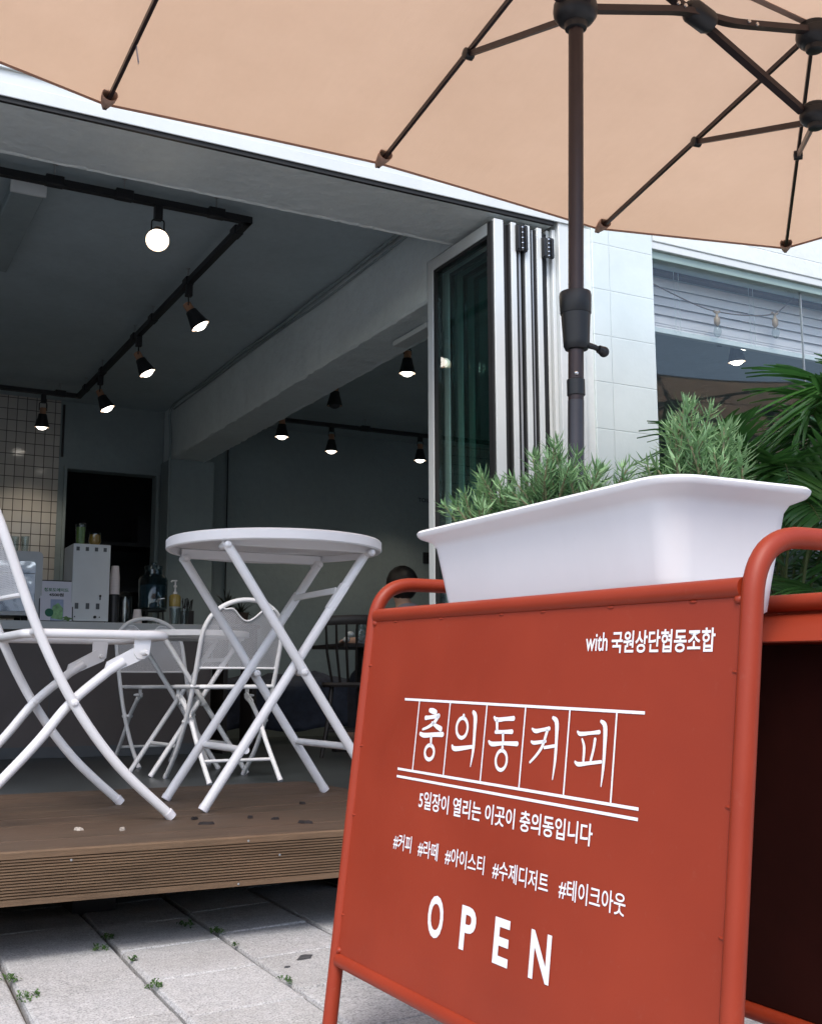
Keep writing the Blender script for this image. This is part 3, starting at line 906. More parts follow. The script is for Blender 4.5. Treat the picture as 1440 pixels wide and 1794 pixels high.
# folding door leaves, stacked square to the front
def leaf(x0, x1, lead=False):
    y0, y1, z0, z1 = YF - .002, YF + .60, .10, 2.548
    b = MB()
    b.box((x0, y0, z0), (x1, y0 + .052, z1)); b.box((x0, y1 - .052, z0), (x1, y1, z1))
    b.box((x0, y0 + .0525, z1 - .056), (x1, y1 - .0525, z1)); b.box((x0, y0 + .0525, z0), (x1, y1 - .0525, z0 + .07))
    o = obj('door_leaf', b, M['alu'], bld, bevel=.002)
    b = MB()
    for (p, q) in (((y0 + .053), (y0 + .068)), ((y1 - .068), (y1 - .053))): b.box((x0 + .004, p, z0 + .071), (x1 - .004, q, z1 - .057))
    b.box((x0 + .004, y0 + .0685, z1 - .072), (x1 - .004, y1 - .0685, z1 - .057))
    obj('gasket', b, M['rubber'], o)
    b = MB(); xm = (x0 + x1) / 2; b.box((xm - .006, y0 + .069, z0 + .071), (xm + .006, y1 - .069, z1 - .073)); obj('glass', b, M['glass_door'], o)
    b = MB(); b.box((x1 + .0004, y0 + .006, z0), (x1 + .012, y0 + .04, z1 - .01)); b.box((x0 - .0105, y0 + .008, z0), (x0 - .0004, y0 + .04, z1 - .01))
    obj('edge_seal', b, M['rubber'], o)
    return o
L1 = leaf(2.549, 2.597)
L2 = leaf(2.638, 2.664)
L3 = leaf(2.711, 2.737)
L4 = leaf(2.774, 2.800)
b = MB()
for x in (2.681, 2.748): b.box((x, YF + .008, .1), (x + .010, YF + .034, 2.535))
obj('stile_profiles', b, M['alu_grey'], bld)
b = MB()
for (x0, x1, d) in ((2.6095, 2.6275, .02), (2.6645, 2.7005, .034), (2.7375, 2.7635, .034), (2.8125, 2.8455, .03)): b.box((x0, YF + d + .0005, .1), (x1, YF + d + .02, 2.54))
obj('gap_shade', b, M['rubber'], bld)  # black filler boxes paint the deep shade between the leaves
def hinge(x, z, o, w=.05, h=.085):
    b = MB()
    b.box((x - w / 2, YF - .016, z - h / 2), (x - w * .1, YF - .0035, z + h / 2)); b.box((x + w * .1, YF - .016, z - h / 2 + .004), (x + w / 2, YF - .0035, z + h / 2 + .004))
    b.box((x - w * .45, YF - .026, z - h * .45), (x - w * .25, YF - .0165, z + h * .45)); b.box((x + w * .22, YF - .026, z - h * .45), (x + w * .42, YF - .0165, z + h * .45))
    b.lathe([(.006, z - h / 2), (.006, z + h / 2)], 10, Matrix.Translation((x, YF - .018, 0)))
    hh = obj('hinge', b, M['black_metal'], o, bevel=.0015)
    b = MB()
    for k in range(5): b.lathe([(.0068, z - h * .4 + k * h * .2), (.0068, z - h * .4 + k * h * .2 + .003)], 10, Matrix.Translation((x, YF - .0185, 0)))
    obj('pin', b, M['chrome'], hh)
    return hh
hinge(2.686, 2.475, L2, .058, .12)
hinge(2.825, 2.455, L4, .060, .095)
hinge(2.686, 1.3, L2, .052, .095); hinge(2.822, 1.3, L4, .055, .085)

# ceiling lamp fitting at the left
t = thing('ceiling_batten', 'old white batten lamp fixed to the ceiling at the left', 'ceiling lamp', (.77, 5.7, 2.8))
b = MB()
b.box((.66, 4.86, 2.625), (.80, 5.9, CZ - .001))
far(obj('housing', b, M['plaster_in'], t, bevel=.006))
b = MB(); b.box((.655, 4.845, 2.615), (.805, 4.8595, CZ - .001)); far(obj('end_cap', b, M['alu'], t, bevel=.003))

# ================================================================== TRACK LIGHTS
TZ = .52 + 2.08 * KF
CZ = .52 + 2.16 * KF
def track(label, pts, rods, loc, grp=None):
    pts = [(p[0] * KF, p[1] * KF, TZ) for p in pts]; rods = [(x * KF, y * KF, a) for x, y, a in rods]
    t = thing('lighting_track', label, 'lighting track', (loc[0] * KF, loc[1] * KF, TZ), grp)
    b = MB()
    for p, q in zip(pts, pts[1:]):
        d = Vector(q) - Vector(p)
        L_ = d.length; a = math.atan2(d.y, d.x)
        b.box((-.014, -.017, -.016), (L_ + .014, .017, .016), Matrix.Translation(Vector(p)) @ Matrix.Rotation(a, 4, 'Z'))
    obj('rail', b, M['black_metal'], t)
    for (x, y, along) in rods:
        b = MB(); b.box((x - .04, y - .022, TZ - .018), (x + .04, y + .022, TZ + .027)) if along == 'x' else b.box((x - .022, y - .04, TZ - .018), (x + .022, y + .04, TZ + .027))
        c_ = obj('hanger', b, M['black_metal'], t, bevel=.003)
        b = MB(); b.tube([(x, y, TZ + .02), (x, y, CZ)], .0035, 6); b.tube([(x, y, CZ - .004), (x, y, CZ - .0005)], .011, 8); obj('rod', b, M['alu_grey'], c_)
    return t
track('black square track of the lit spotlights hung under the dark ceiling left of the beam', [(-1.6, 4.643, TZ), (1.65, 4.643, TZ), (1.65, 8.18, TZ), (-1.6, 8.18, TZ)],
      [(.80, 4.643, 'x'), (1.09, 4.643, 'x'), (1.50, 4.643, 'x'), (1.65, 4.80, 'y'), (1.65, 5.55, 'y'), (1.65, 6.22, 'y'), (1.65, 6.62, 'y'), (1.65, 7.45, 'y'), (1.65, 7.95, 'y'), (1.52, 8.18, 'x')], (0, 6.4, TZ))
track('black track in the back room right of the concrete beam', [(2.85, 8.19, TZ), (6.2, 8.19, TZ)], [(3.95, 8.19, 'x'), (5.3, 8.19, 'x')], (4.5, 8.19, TZ))
track('short black track hidden behind the concrete beam with a lit and an unlit spotlight', [(3.165, 5.7, TZ), (2.97, 7.8, TZ)], [(3.12, 6.2, 'y'), (3.03, 7.2, 'y')], (3.07, 6.7, TZ))
track('black track above the right window carrying two lit spotlights', [(4.48, 4.455, TZ), (4.86, 5.07, TZ)], [(4.80, 4.975, 'x')], (4.65, 4.72, TZ))

def spot(x, y, axis, tilt, label, lit=True, drop=.09, s=1.04):
    """one track spotlight: adapter, yoke, wooden neck, cone shade, bulb; axis = heading of the beam in plan, tilt = angle from straight down"""
    x *= KF; y *= KF; drop *= KF
    t = thing('track_spotlight', label, 'spotlight', (x, y, TZ - .017), 'track spotlights')
    b = MB(); b.box((x - .018, y - .018, TZ - .017 - drop * .7), (x + .018, y + .018, TZ - .0165)); obj('adapter', b, M['black_metal'], t, bevel=.003)
    pz = TZ - .017 - drop
    piv = Vector((x, y, pz))
    b = MB()
    rx = Vector((cos(axis + pi / 2), sin(axis + pi / 2), 0))
    top = piv + Vector((0, 0, drop * .32))
    b.tube(fillet([piv - rx * .028 - Vector((0, 0, .03)), top - rx * .028, top + rx * .028, piv + rx * .028 - Vector((0, 0, .03))], .014, 4), .0035, 6)
    obj('yoke', b, M['black_metal'], t)
    m = Matrix.Translation(piv - Vector((0, 0, .03))) @ Matrix.Rotation(axis, 4, 'Z') @ Matrix.Rotation(-tilt, 4, 'Y') @ Matrix.Rotation(pi, 4, 'X') @ Matrix.Scale(s, 4)
    b = MB(); b.lathe([(.018, -.022), (.023, -.018), (.023, .018), (.026, .024)], 20, m); obj('neck', b, M['copper'], t)
    b = MB(); b.lathe([(.026, .0245), (.030, .028), (.034, .05), (.052, .118), (.0525, .122), (.050, .122), (.032, .05), (.02, .03)], 28, m, False); obj('shade', b, M['black_metal'], t)
    b = MB(); b.lathe([(.0495, .1215), (.047, .116), (.030, .058), (.001, .056)], 28, m, False); obj('reflector', b, M['lamp_inner'], t)
    if lit:
        li = bpy.data.lights.new('lamp_light', 'SPOT'); li.energy = 4.5; li.color = (1.0, .84, .66); li.spot_size = rad(105); li.spot_blend = .6; li.shadow_soft_size = .04
        lo = bpy.data.objects.new('lamp_light', li); COL.objects.link(lo); lo.parent = t
        lo.matrix_parent_inverse = world_of(t).inverted()
        lm = m @ Matrix.Translation((0, 0, .165)) @ Matrix.Rotation(pi, 4, 'X')
        lo.location = lm.to_translation(); lo.rotation_euler = lm.to_euler()
    b = MB(); b.lathe([(.024, .066), (.033, .09), (.0375, .108), (.036, .122), (.028, .133), (.014, .1395), (.001, .141)], 24, m, False); obj('bulb', b, M['lit'] if lit else M['back_dark'], t)
    return t
spot(1.240, 4.643, rad(-105), rad(52), 'lit spotlight facing the camera on the front run of the track')
spot(1.65, 5.53, rad(-18), rad(32), 'lit spotlight on the side run of the track, nearest the front beam')
spot(1.65, 6.52, rad(-18), rad(28), 'lit spotlight on the side run of the track, middle of its three')
spot(1.65, 7.50, rad(-18), rad(26), 'lit spotlight on the side run of the track, farthest of its three')
spot(1.405, 8.18, rad(90), rad(8), 'lit spotlight in front of the tiled wall')
spot(3.65, 8.19, rad(90), rad(2), 'lit spotlight on the back room track, in its middle', drop=.05)
spot(4.46, 8.19, rad(90), rad(2), 'lit spotlight on the back room track, beside the folding doors', drop=.05)
spot(3.0, 7.62, rad(90), rad(2), 'lit spotlight just under the far end of the concrete beam', drop=.11)
spot(2.99, 6.66, rad(90), rad(2), 'unlit spotlight right of the concrete beam', lit=False)
spot(3.165, 5.97, rad(90), rad(2), 'lit spotlight above the back room, close to the open door leaf', drop=.02)
spot(4.52, 4.52, rad(20), rad(6), 'lit spotlight seen through the right window, the upper of two', drop=.05)
spot(4.645, 4.72, rad(20), rad(6), 'lit spotlight seen through the right window, the lower of two', drop=.07)

# ================================================================== FOLDING TABLES AND CHAIRS
def make_table():
    t = thing('bistro_table', '', 'table')
    R = .298
    b = MB(); b.lathe([(R - .012, .678), (R - .004, .6775), (R, .681), (R, .703), (R - .004, .7075), (R - .030, .7085), (R - .034, .704), (R - .034, .700), (R - .012, .700), (R - .012, .678)], 72, None, False)
    top = obj('table_rim', b, M['white'], t)
    b = MB(); b.uv = []
    for z in (.6965, .7015):
        b.add([((R - .015) * cos(2 * pi * k / 72), (R - .015) * sin(2 * pi * k / 72), z) for k in range(72)], [tuple(range(72))])
    b.uv = [(v[0], v[1]) for v in b.v]
    obj('table_mesh', b, M['mesh_top'], top, smooth=0)
    for y in (-.176, .176):
        b = MB(); b.box((-.214, y - .009, .668), (.214, y + .009, .6955)); obj('cross_bearer', b, M['white'], top, bevel=.003)
    r = .0125
    def x_leg(y, s_):
        b = MB()
        b.tube([(-.205 * s_, y, .672), (.238 * s_, y, .012)], r, 14)
        e = Vector((.238 * s_ + .205 * s_, 0, .012 - .672)).normalized()
        p = Vector((.238 * s_, y, .012))
        o = obj('leg', b, M['white'], t)
        b = MB(); b.tube([p - e * .002, p + e * .010], [.0138, .0130], 14); obj('foot_cap', b, M['white_plastic'], o)
        return o
    for (y, yo) in ((-.176, -.013), (.176, .013)):
        x_leg(y + yo, 1); x_leg(y - yo, -1)
    b = MB(); b.tube([(.145, -.17, .150), (.145, .17, .150)], .0095, 10); b.tube([(-.135, -.17, .148), (-.135, .17, .148)], .0095, 10); obj('stretcher', b, M['white'], t)
    for y in (-.176, .176):
        for (x, z) in ((0.012, .345), (-.203, .668), (.203, .668)):
            b = MB(); b.tube([(x, y - .031, z), (x, y - .026, z), (x, y + .026, z), (x, y + .031, z)], [.005, .010, .010, .005], 10); obj('pivot_bolt', b, M['white'], t)
    # folding lock between the right-hand upper legs
    b = MB()
    d = Vector((.443, 0, .66)).normalized()
    for y in (-.163, .163):
        c = Vector((.118, y, .545))
        b.tube([c - d * .042, c + d * .042], .0165, 4)
    b.box((.118, -.15, .556), (.124, .15, .574))
    obj('lock_bar', b, M['white'], t, bevel=.003)
    return t

def make_chair():
    t = thing('folding_chair', '', 'chair')
    r = .0112
    side = lambda y: [(.234, y, .010), (.107, y, .128), (0, y, .270), (-.086, y, .432), (-.160, y, .620)]
    pl = spline(side(-.200), 6)
    prr = list(reversed(spline(side(.200), 6)))
    arch = []
    for k in range(1, 24):
        a = pi * k / 24
        yy = -.200 * cos(a); h = sin(a) ** .75
        arch.append(Vector((-.160 - .078 * h, yy, .620 + .205 * h)))
    b = MB(); b.tube(pl + arch + prr, r, 12)
    fr = obj('back_frame', b, M['white'], t)
    for y in (-.2, .2):
        b = MB(); b.tube([(.228, y, .017), (.240, y, .004)], [.0128, .012], 12); obj('foot_cap', b, M['white_plastic'], fr)
    # perforated back panel between the tubes, its top edge dipping in the middle
    def arch_z(y):
        a = math.acos(max(-1, min(1, -y / .200)))
        return .620 + .205 * max(0, sin(a)) ** .75
    def xb(z): return -.160 - (z - .620) * .38 if z > .620 else -.086 - (z - .432) * .394
    b = MB(); b.uv = []; n = 24; rows = []
    edge = []
    for i in range(n + 1):
        y = -.190 + .38 * i / n
        dip = .062 * max(0, cos(min(pi / 2, abs(y) / .085 * pi / 2))) ** 1.3 + .012 * max(0, 1 - abs(abs(y) - .11) / .05)
        zt = min(arch_z(y) - .004, .790 - dip) if abs(y) < .12 else arch_z(y) - .004
        edge.append((y, zt))
    for (y, zt) in edge:
        col = []
        for k in range(9):
            z = .515 + (zt - .515) * k / 8
            bow = -.022 * (1 - (y / .19) ** 2)
            col.append((xb(z) + bow, y, z))
        rows.append(col)
    b.add([p for c in rows for p in c], [(i * 9 + k, i * 9 + k + 1, (i + 1) * 9 + k + 1, (i + 1) * 9 + k) for i in range(n) for k in range(8)])
    b.uv = [(v[1], v[2]) for v in b.v]
    pn = obj('back_panel', b, M['mesh'], t)
    b = MB(); b.tube([c[-1] for c in rows], .0045, 8); b.tube([c[0] for c in rows], .0055, 8); obj('panel_edge', b, M['white'], pn)
    # seat
    ring = rrect(.062, 0, .166, .186, .055, .430, 6)
    for p in ring:
        if p.x < .0: p.y *= .97
    b = MB(); b.tube(ring, .0105, 10, closed=True); st = obj('seat', b, M['white'], t)
    b = MB(); b.uv = []; b.add([(p.x, p.y, p.z + .003) for p in ring], [tuple(range(len(ring)))]); b.uv = [(v[0], v[1]) for v in b.v]; obj('seat_mesh', b, M['mesh'], st, smooth=0)
    def seat_leg(y):
        b = MB()
        b.tube(spline([(-.236, y, .010), (-.139, y, .110), (-.068, y, .188), (0, y, .272), (.085, y, .345)], 5) + [Vector((.120, y, .368))], [r] * 20 + [r, .012], 12)
        sg = 1 if y > 0 else -1
        b.prism([(.070, y - sg * .004, .330), (.172, y - sg * .004, .376), (.176, y - sg * .004, .396), (.150, y - sg * .004, .404), (.080, y - sg * .004, .366)], (0, sg * .008, 0))
        o = obj('leg', b, M['white'], t)
        b = MB(); b.tube([(-.230, y, .017), (-.242, y, .004)], [.0128, .012], 12); obj('foot_cap', b, M['white_plastic'], o)
        b = MB(); b.prism([(.142, y + sg * .0045, .428), (.142, y + sg * .0045, .386), (.150, y + sg * .0045, .374), (.166, y + sg * .0045, .372), (.180, y + sg * .0045, .384), (.184, y + sg * .0045, .428)], (0, sg * .003, 0)); obj('bracket', b, M['white'], o, bevel=.001)
        return o
    seat_leg(-.172); seat_leg(.172)
    b = MB(); b.tube([(-.150, -.17, .098), (-.150, .17, .098)], .008, 10); obj('stretcher', b, M['white'], t)
    for y in (-.186, .186):
        b = MB(); b.tube([(0, y - .030, .272), (0, y - .026, .272), (0, y + .026, .272), (0, y + .030, .272)], [.004, .009, .009, .004], 10); obj('pivot_bolt', b, M['white'], t)
        b = MB(); b.tube([(.163, y - .028, .388), (.163, y - .012, .388), (.163, y - .002, .388)], [.004, .008, .008], 10); obj('pivot_bolt', b, M['white'], t)
        b = MB(); b.tube([(-.090, y - .02, .432), (-.090, y + .024, .432), (-.090, y + .030, .432)], [.006, .010, .006], 10); obj('pivot_bolt', b, M['white'], t)
    return t

tb = make_table()
ch = make_chair()
place(tb, (1.150, 2.9625, DZ), 0, 'white round folding bistro table standing on the deck in front of the shop')
t2 = copy_tree(tb); place(t2, (1.76, 5.70, FZ), rad(3), 'white round folding bistro table indoors between two mesh chairs')
place(ch, (0.548, 2.878, DZ), rad(3), 'white folding chair on the deck, cut off by the left picture edge')
c1 = copy_tree(ch); place(c1, (1.787, 5.20, FZ), rad(94), 'white mesh folding chair indoors with its back to the street')
c2 = copy_tree(ch); place(c2, (1.80, 6.37, FZ), rad(-84), 'white mesh folding chair behind the indoor table, facing the street')
for o in (tb, t2): o['group'] = 'white bistro tables'
for o in (ch, c1, c2): o['group'] = 'white folding chairs'

# ================================================================== COUNTER AND WHAT STANDS ON IT
CT = .925
t = thing('service_counter', 'long taupe service counter with a pale grey worktop inside the cafe', 'counter', (.8, 7.6, FZ))
b = MB(); b.box((-1.69, 7.30, FZ + .001), (2.40, 7.95, CT - .056)); obj('body', b, M['counter_front'], t, bevel=.002)
b = MB(); b.box((-1.69, 7.27, CT - .055), (2.44, 7.98, CT)); obj('worktop', b, M['counter_top'], t, bevel=.003)
b = MB()
for x in (.55, 1.37): b.box((x, 7.2975, FZ + .08), (x + .004, 7.2998, CT - .06))
b.box((-1.68, 7.296, FZ + .002), (2.39, 7.2998, FZ + .07)); obj('panel_joints', b, M['slot'], t)

t = thing('espresso_machine', 'shiny stainless espresso machine at the left end of the counter', 'coffee machine', (.95, 7.5, CT))
b = MB(); b.loft([[Vector((x, y_, z)) for (x, z) in [(p.x, p.y) for p in rrect(.96, CT + .235, .345, .20, .03, 0)]] for y_ in (7.34, 7.75)]); obj('body', b, M['alu_grey'], t)
b = MB()
P = rrect(.955, CT + .215, .305, .155, .02, 0)
b.loft([[Vector((p.x, 7.333 - .004 * cos((p.x) * 9), p.y)) for p in P], [Vector((p.x, 7.3395, p.y)) for p in P]]); obj('front_panel', b, paint('brushed_steel', (.72, .71, .72), .10, .03, 3, metal=1.0, bs=.35, bscale=3.5, bdist=.02), t)
b = MB(); b.box((.66, 7.329, CT + .293), (1.258, 7.3325, CT + .297)); obj('panel_seam', b, M['slot'], t)
b = MB()
for x in (.70, 1.22): b.lathe([(.02, CT), (.02, CT + .035)], 12, Matrix.Translation((x, 7.42, 0))); b.lathe([(.02, CT), (.02, CT + .035)], 12, Matrix.Translation((x, 7.68, 0)))
obj('foot', b, M['rubber'], t)
b = MB(); b.box((.66, 7.40, CT + .4355), (1.24, 7.72, CT + .442)); obj('cup_tray', b, M['black_metal'], t)
for i, x in enumerate((1.10, 1.155, 1.21)):
    b = MB(); zz = CT + .4425; b.lathe([(.021, zz), (.026, zz + .10), (.0235, zz + .10), (.019, zz + .004)], 16, Matrix.Translation((x, 7.46 + .03 * (i % 2), 0)), False)
    props(obj('drinking_glass', b, M['glass_clear']), ('upturned clear glass on the espresso machine, leftmost of three', 'clear glass in the middle of three on the espresso machine', 'clear glass on the espresso machine, rightmost of three')[i], 'glass', 'glasses on the espresso machine')

t = thing('menu_card', 'menu card in a stand with a green ade drink priced 4500', 'menu card', (1.395, 7.32, CT))
FB = Matrix.Translation((1.395, 7.325, CT + .001)) @ Matrix.Rotation(rad(-6), 4, 'X')
b = MB(); b.box((-.104, 0, 0), (.104, .004, .262), FB); obj('backing', b, M['black_plastic'], t)
b = MB(); b.box((-.097, -.0018, .006), (.097, -.0004, .255), FB); cd = obj('card', b, M['card'], t)
fr = lambda u, v: FB @ Vector((u, -.0024, v))
b = MB(); put_text(b, '청포도에이드', (-.075, .212, .075, .188), fr, .03); obj('title_lettering', b, paint('green_ink', (.03, .16, .07), .6), cd, smooth=0)
b = MB(); put_text(b, '4500원', (-.045, .180, .045, .158), fr, .04); obj('price_lettering', b, M['black_plastic'], cd, smooth=0)
b = MB(); b.add([fr(-.035, .006), fr(.045, .006), fr(.045, .14), fr(-.035, .14)], [(0, 1, 2, 3)]); obj('printed_glass', b, paint('print_blue', (.30, .36, .52), .6, .2, 20), cd, smooth=0)
b = MB(); fr2 = lambda u, v: FB @ Vector((u, -.0030, v)); b.add([fr2(-.030, .02), fr2(.040, .010), fr2(.042, .085), fr2(.012, .118), fr2(-.022, .095)], [(0, 1, 2, 3, 4)]); obj('printed_drink', b, paint('print_green', (.22, .42, .20), .6, .4, 40), cd, smooth=0)
b = MB(); fr3 = lambda u, v: FB @ Vector((u, -.0036, v)); b.add([fr3(-.042 + .026 * cos(2 * pi * k / 24), .055 + .026 * sin(2 * pi * k / 24)) for k in range(24)], [tuple(range(24))]); obj('printed_badge', b, paint('print_badge', (.01, .12, .07), .6), cd, smooth=0)
b = MB(); b.add([fr3(.068 + (.026 + .010 * cos(5 * a)) * cos(a), .018 + (.014 + .005 * sin(4 * a)) * sin(a)) for a in [2 * pi * k / 30 for k in range(30)]], [tuple(range(30))]); obj('printed_grapes', b, paint('print_leaf', (.10, .20, .06), .6, .4, 60), cd, smooth=0)

t = thing('cup_dispenser', 'tall white steel cup dispenser box with rows of square vents on the counter', 'cup dispenser', (1.605, 7.45, CT))
b = MB(); b.box((1.487, 7.335, CT + .008), (1.722, 7.62, CT + .50)); obj('cabinet', b, M['box_white'], t, bevel=.004)
b = MB()
for x in (1.515, 1.573, 1.631, 1.686): b.box((x - .010, 7.332, CT + .455), (x + .010, 7.3346, CT + .480))
for x in (1.52, 1.588, 1.652): b.box((x - .011, 7.332, CT + .085), (x + .011, 7.3346, CT + .122))
obj('vents', b, M['slot'], t)
b = MB(); b.lathe([(.007, 0), (.007, .008)], 12, Matrix.Translation((1.665, 7.334, CT + .17)) @ Matrix.Rotation(rad(90), 4, 'X')); b.box((1.662, 7.326, CT + .145), (1.668, 7.3345, CT + .168)); obj('lock', b, M['black_metal'], t)
b = MB(); b.lathe([(.009, 0), (.009, .012)], 12, Matrix.Translation((1.635, 7.334, CT + .035)) @ Matrix.Rotation(rad(90), 4, 'X')); b.lathe([(.004, 0), (.004, .006)], 10, Matrix.Translation((1.665, 7.334, CT + .035)) @ Matrix.Rotation(rad(90), 4, 'X')); b.lathe([(.004, 0), (.004, .004)], 10, Matrix.Translation((1.51, 7.334, CT + .035)) @ Matrix.Rotation(rad(90), 4, 'X')); obj('knob', b, M['black_plastic'], t)
b = MB()
for x in (1.50, 1.71):
    for y in (7.35, 7.6): b.lathe([(.01, CT), (.01, CT + .008)], 10, Matrix.Translation((x, y, 0)))
obj('foot', b, M['rubber'], t)
zz = CT + .5005
t = thing('green_drink', 'tall glass of green drink with a straw on the white dispenser box', 'drink', (1.545, 7.42, zz))
mt = Matrix.Translation((1.545, 7.42, 0))
b = MB(); b.lathe([(.028, zz), (.033, zz + .135), (.031, zz + .135), (.026, zz + .006)], 20, mt, False); b.lathe([(.028, zz), (.001, zz)], 20, mt, False); obj('glass', b, M['glass_clear'], t)
b = MB(); b.lathe([(.0255, zz + .007), (.0295, zz + .115), (.001, zz + .116)], 20, mt, False); obj('liquid', b, paint('lime_drink', (.26, .40, .08), .3, .3, 30), t)
b = MB(); b.tube([(1.55, 7.42, zz + .05), (1.537, 7.415, zz + .145), (1.575, 7.41, zz + .140)], .003, 6); obj('straw', b, M['black_plastic'], t)
t = thing('orange_drink', 'round glass of orange drink on the white dispenser box', 'drink', (1.637, 7.42, zz))
mt = Matrix.Translation((1.637, 7.42, 0))
b = MB(); b.lathe([(.03, zz), (.042, zz + .03), (.034, zz + .088), (.032, zz + .088), (.040, zz + .03), (.028, zz + .005)], 20, mt, False); obj('glass', b, M['glass_clear'], t)
b = MB(); b.lathe([(.001, zz + .006), (.028, zz + .006), (.0395, zz + .03), (.034, zz + .072), (.001, zz + .073)], 20, mt, False); obj('liquid', b, paint('orange_drink_liquid', (.60, .30, .03), .3, .3, 30), t)

def cup_stack(x, y, z, n, label, r0=.026, r1=.033, h=.09, step=.011, m='cup_paper'):
    b = MB(); prof = [(r1, z)]
    for k in range(n): prof += [(r1 * (1.0 - .004 * k), z + k * step + .002), (r1 * (.97 - .004 * k), z + k * step + .003), (r1 * (.965 - .004 * k), z + (k + 1) * step)]
    prof += [(r0 * .93, z + n * step + h * .75), (.001, z + n * step + h * .76)]
    b.lathe(prof, 20, Matrix.Translation((x, y, 0)))
    return props(obj('paper_cups', b, M[m]), label, 'paper cups')
b = MB(); b.lathe([(.034, CT), (.034, CT + .18), (.030, CT + .19)], 18, Matrix.Translation((1.775, 7.42, 0))); props(obj('canister', b, M['black_plastic']), 'black canister under the tall stack of pale cups', 'canister')
cup_stack(1.775, 7.42, CT + .1905, 11, 'tall upside down stack of pale paper cups beside the white dispenser box', .025, .034, .10, .010)
cup_stack(1.925, 7.40, CT, 4, 'short stack of pale paper cups behind the indoor chair back', .025, .031, .075, .010)
t = thing('glass_dome', 'narrow clear glass dome on the counter behind the short cup stack', 'glass dome', (1.855, 7.45, CT))
b = MB(); b.lathe([(.044, CT + .008), (.044, CT + .16), (.036, CT + .195), (.018, CT + .215), (.001, CT + .22)], 22, Matrix.Translation((1.855, 7.45, 0)), False); obj('dome', b, M['glass_clear'], t)
b = MB(); b.lathe([(.047, CT), (.047, CT + .0075)], 22, Matrix.Translation((1.855, 7.45, 0))); obj('base', b, M['dark_wood'], t)
b = MB(); b.lathe([(.008, CT + .008), (.008, CT + .18)], 12, Matrix.Translation((1.855, 7.45, 0))); obj('inner_tube', b, M['chrome'], t)

t = thing('water_dispenser', 'large blue glass drink dispenser jar with a tap on a stand', 'drink dispenser', (2.04, 7.5, CT))
mt = Matrix.Translation((2.05, 7.5, 0)); z0 = CT + .10
b = MB(); b.lathe([(.085, z0), (.095, z0 + .01), (.097, z0 + .20), (.085, z0 + .225), (.058, z0 + .24), (.056, z0 + .27), (.052, z0 + .27), (.054, z0 + .235), (.082, z0 + .215), (.092, z0 + .19), (.091, z0 + .015), (.001, z0 + .012)], 28, mt, False); obj('jar', b, M['glass_jar'], t)
b = MB(); b.lathe([(.001, z0 + .014), (.089, z0 + .014), (.090, z0 + .165), (.001, z0 + .166)], 24, mt, False); obj('water', b, paint('blue_water', (.15, .20, .23), .1), t)
b = MB(); b.lathe([(.062, z0 + .271), (.062, z0 + .292), (.055, z0 + .297), (.02, z0 + .30), (.018, z0 + .318), (.001, z0 + .32)], 24, mt, False); obj('lid', b, M['glass_jar'], t)
b = MB(); b.tube([(2.05, 7.405, z0 + .05), (2.05, 7.37, z0 + .05)], .010, 10); b.tube([(2.05, 7.372, z0 + .068), (2.05, 7.372, z0 + .02)], .006, 8); b.tube([(2.05, 7.372, z0 + .065), (2.09, 7.36, z0 + .072)], .004, 8); obj('tap', b, M['chrome'], t)
b = MB()
for k in range(4):
    a = pi / 4 + k * pi / 2; b.tube([(2.05 + .085 * cos(a), 7.5 + .085 * sin(a), CT), (2.05 + .078 * cos(a), 7.5 + .078 * sin(a), z0 - .002)], .005, 8)
b.tube([(2.05 + .088 * cos(2 * pi * k / 24), 7.5 + .088 * sin(2 * pi * k / 24), z0 - .004) for k in range(24)], .005, 6, closed=True)
obj('stand', b, M['black_metal'], t)

t = thing('pump_bottle', 'small yellow syrup bottle with a white pump on the counter', 'bottle', (2.19, 7.46, CT))
mt = Matrix.Translation((2.19, 7.46, 0))
b = MB(); b.lathe([(.036, CT), (.036, CT + .125)], 18, mt); obj('plinth', b, M['alu_grey'], t)
b = MB(); b.lathe([(.001, CT + .1255), (.036, CT + .126), (.038, CT + .14), (.038, CT + .19), (.03, CT + .205), (.014, CT + .21)], 20, mt); obj('body', b, paint('yellow_syrup', (.36, .27, .08), .25, .15, 20), t)
b = MB(); b.lathe([(.014, CT + .2105), (.014, CT + .225), (.006, CT + .226), (.006, CT + .255), (.012, CT + .256), (.012, CT + .268), (.005, CT + .27), (.005, CT + .295), (.013, CT + .296), (.013, CT + .304)], 14, mt); b.tube([(2.19, 7.46, CT + .30), (2.165, 7.445, CT + .298), (2.155, 7.44, CT + .29)], .005, 8); obj('pump', b, M['white_plastic'], t)
for i, (x, y, lab) in enumerate(((2.225, 7.36, 'stack of clear plastic cups in front of the yellow syrup bottle'), (2.165, 7.37, 'second stack of clear plastic cups, left of the other clear stack'))):
    b = MB(); prof = []
    for k in range(7): prof += [(.024 + .0018 * k, CT + k * .016), (.0255 + .0018 * k, CT + k * .016 + .0155)]
    b.lathe(prof, 18, Matrix.Translation((x, y, 0)), False); b.lathe([(.023, CT), (.030, CT + .11)], 18, Matrix.Translation((x, y, 0)), False)
    props(obj('plastic_cups', b, M['glass_clear']), lab, 'plastic cups')
t = thing('straw_holder', 'dark holder full of black straws right of the syrup bottle', 'straw holder', (2.28, 7.47, CT))
b = MB(); b.box((2.245, 7.43, CT), (2.315, 7.51, CT + .10)); obj('holder', b, M['dark_wood'], t, bevel=.003)
b = MB(); rnd = random.Random(3)
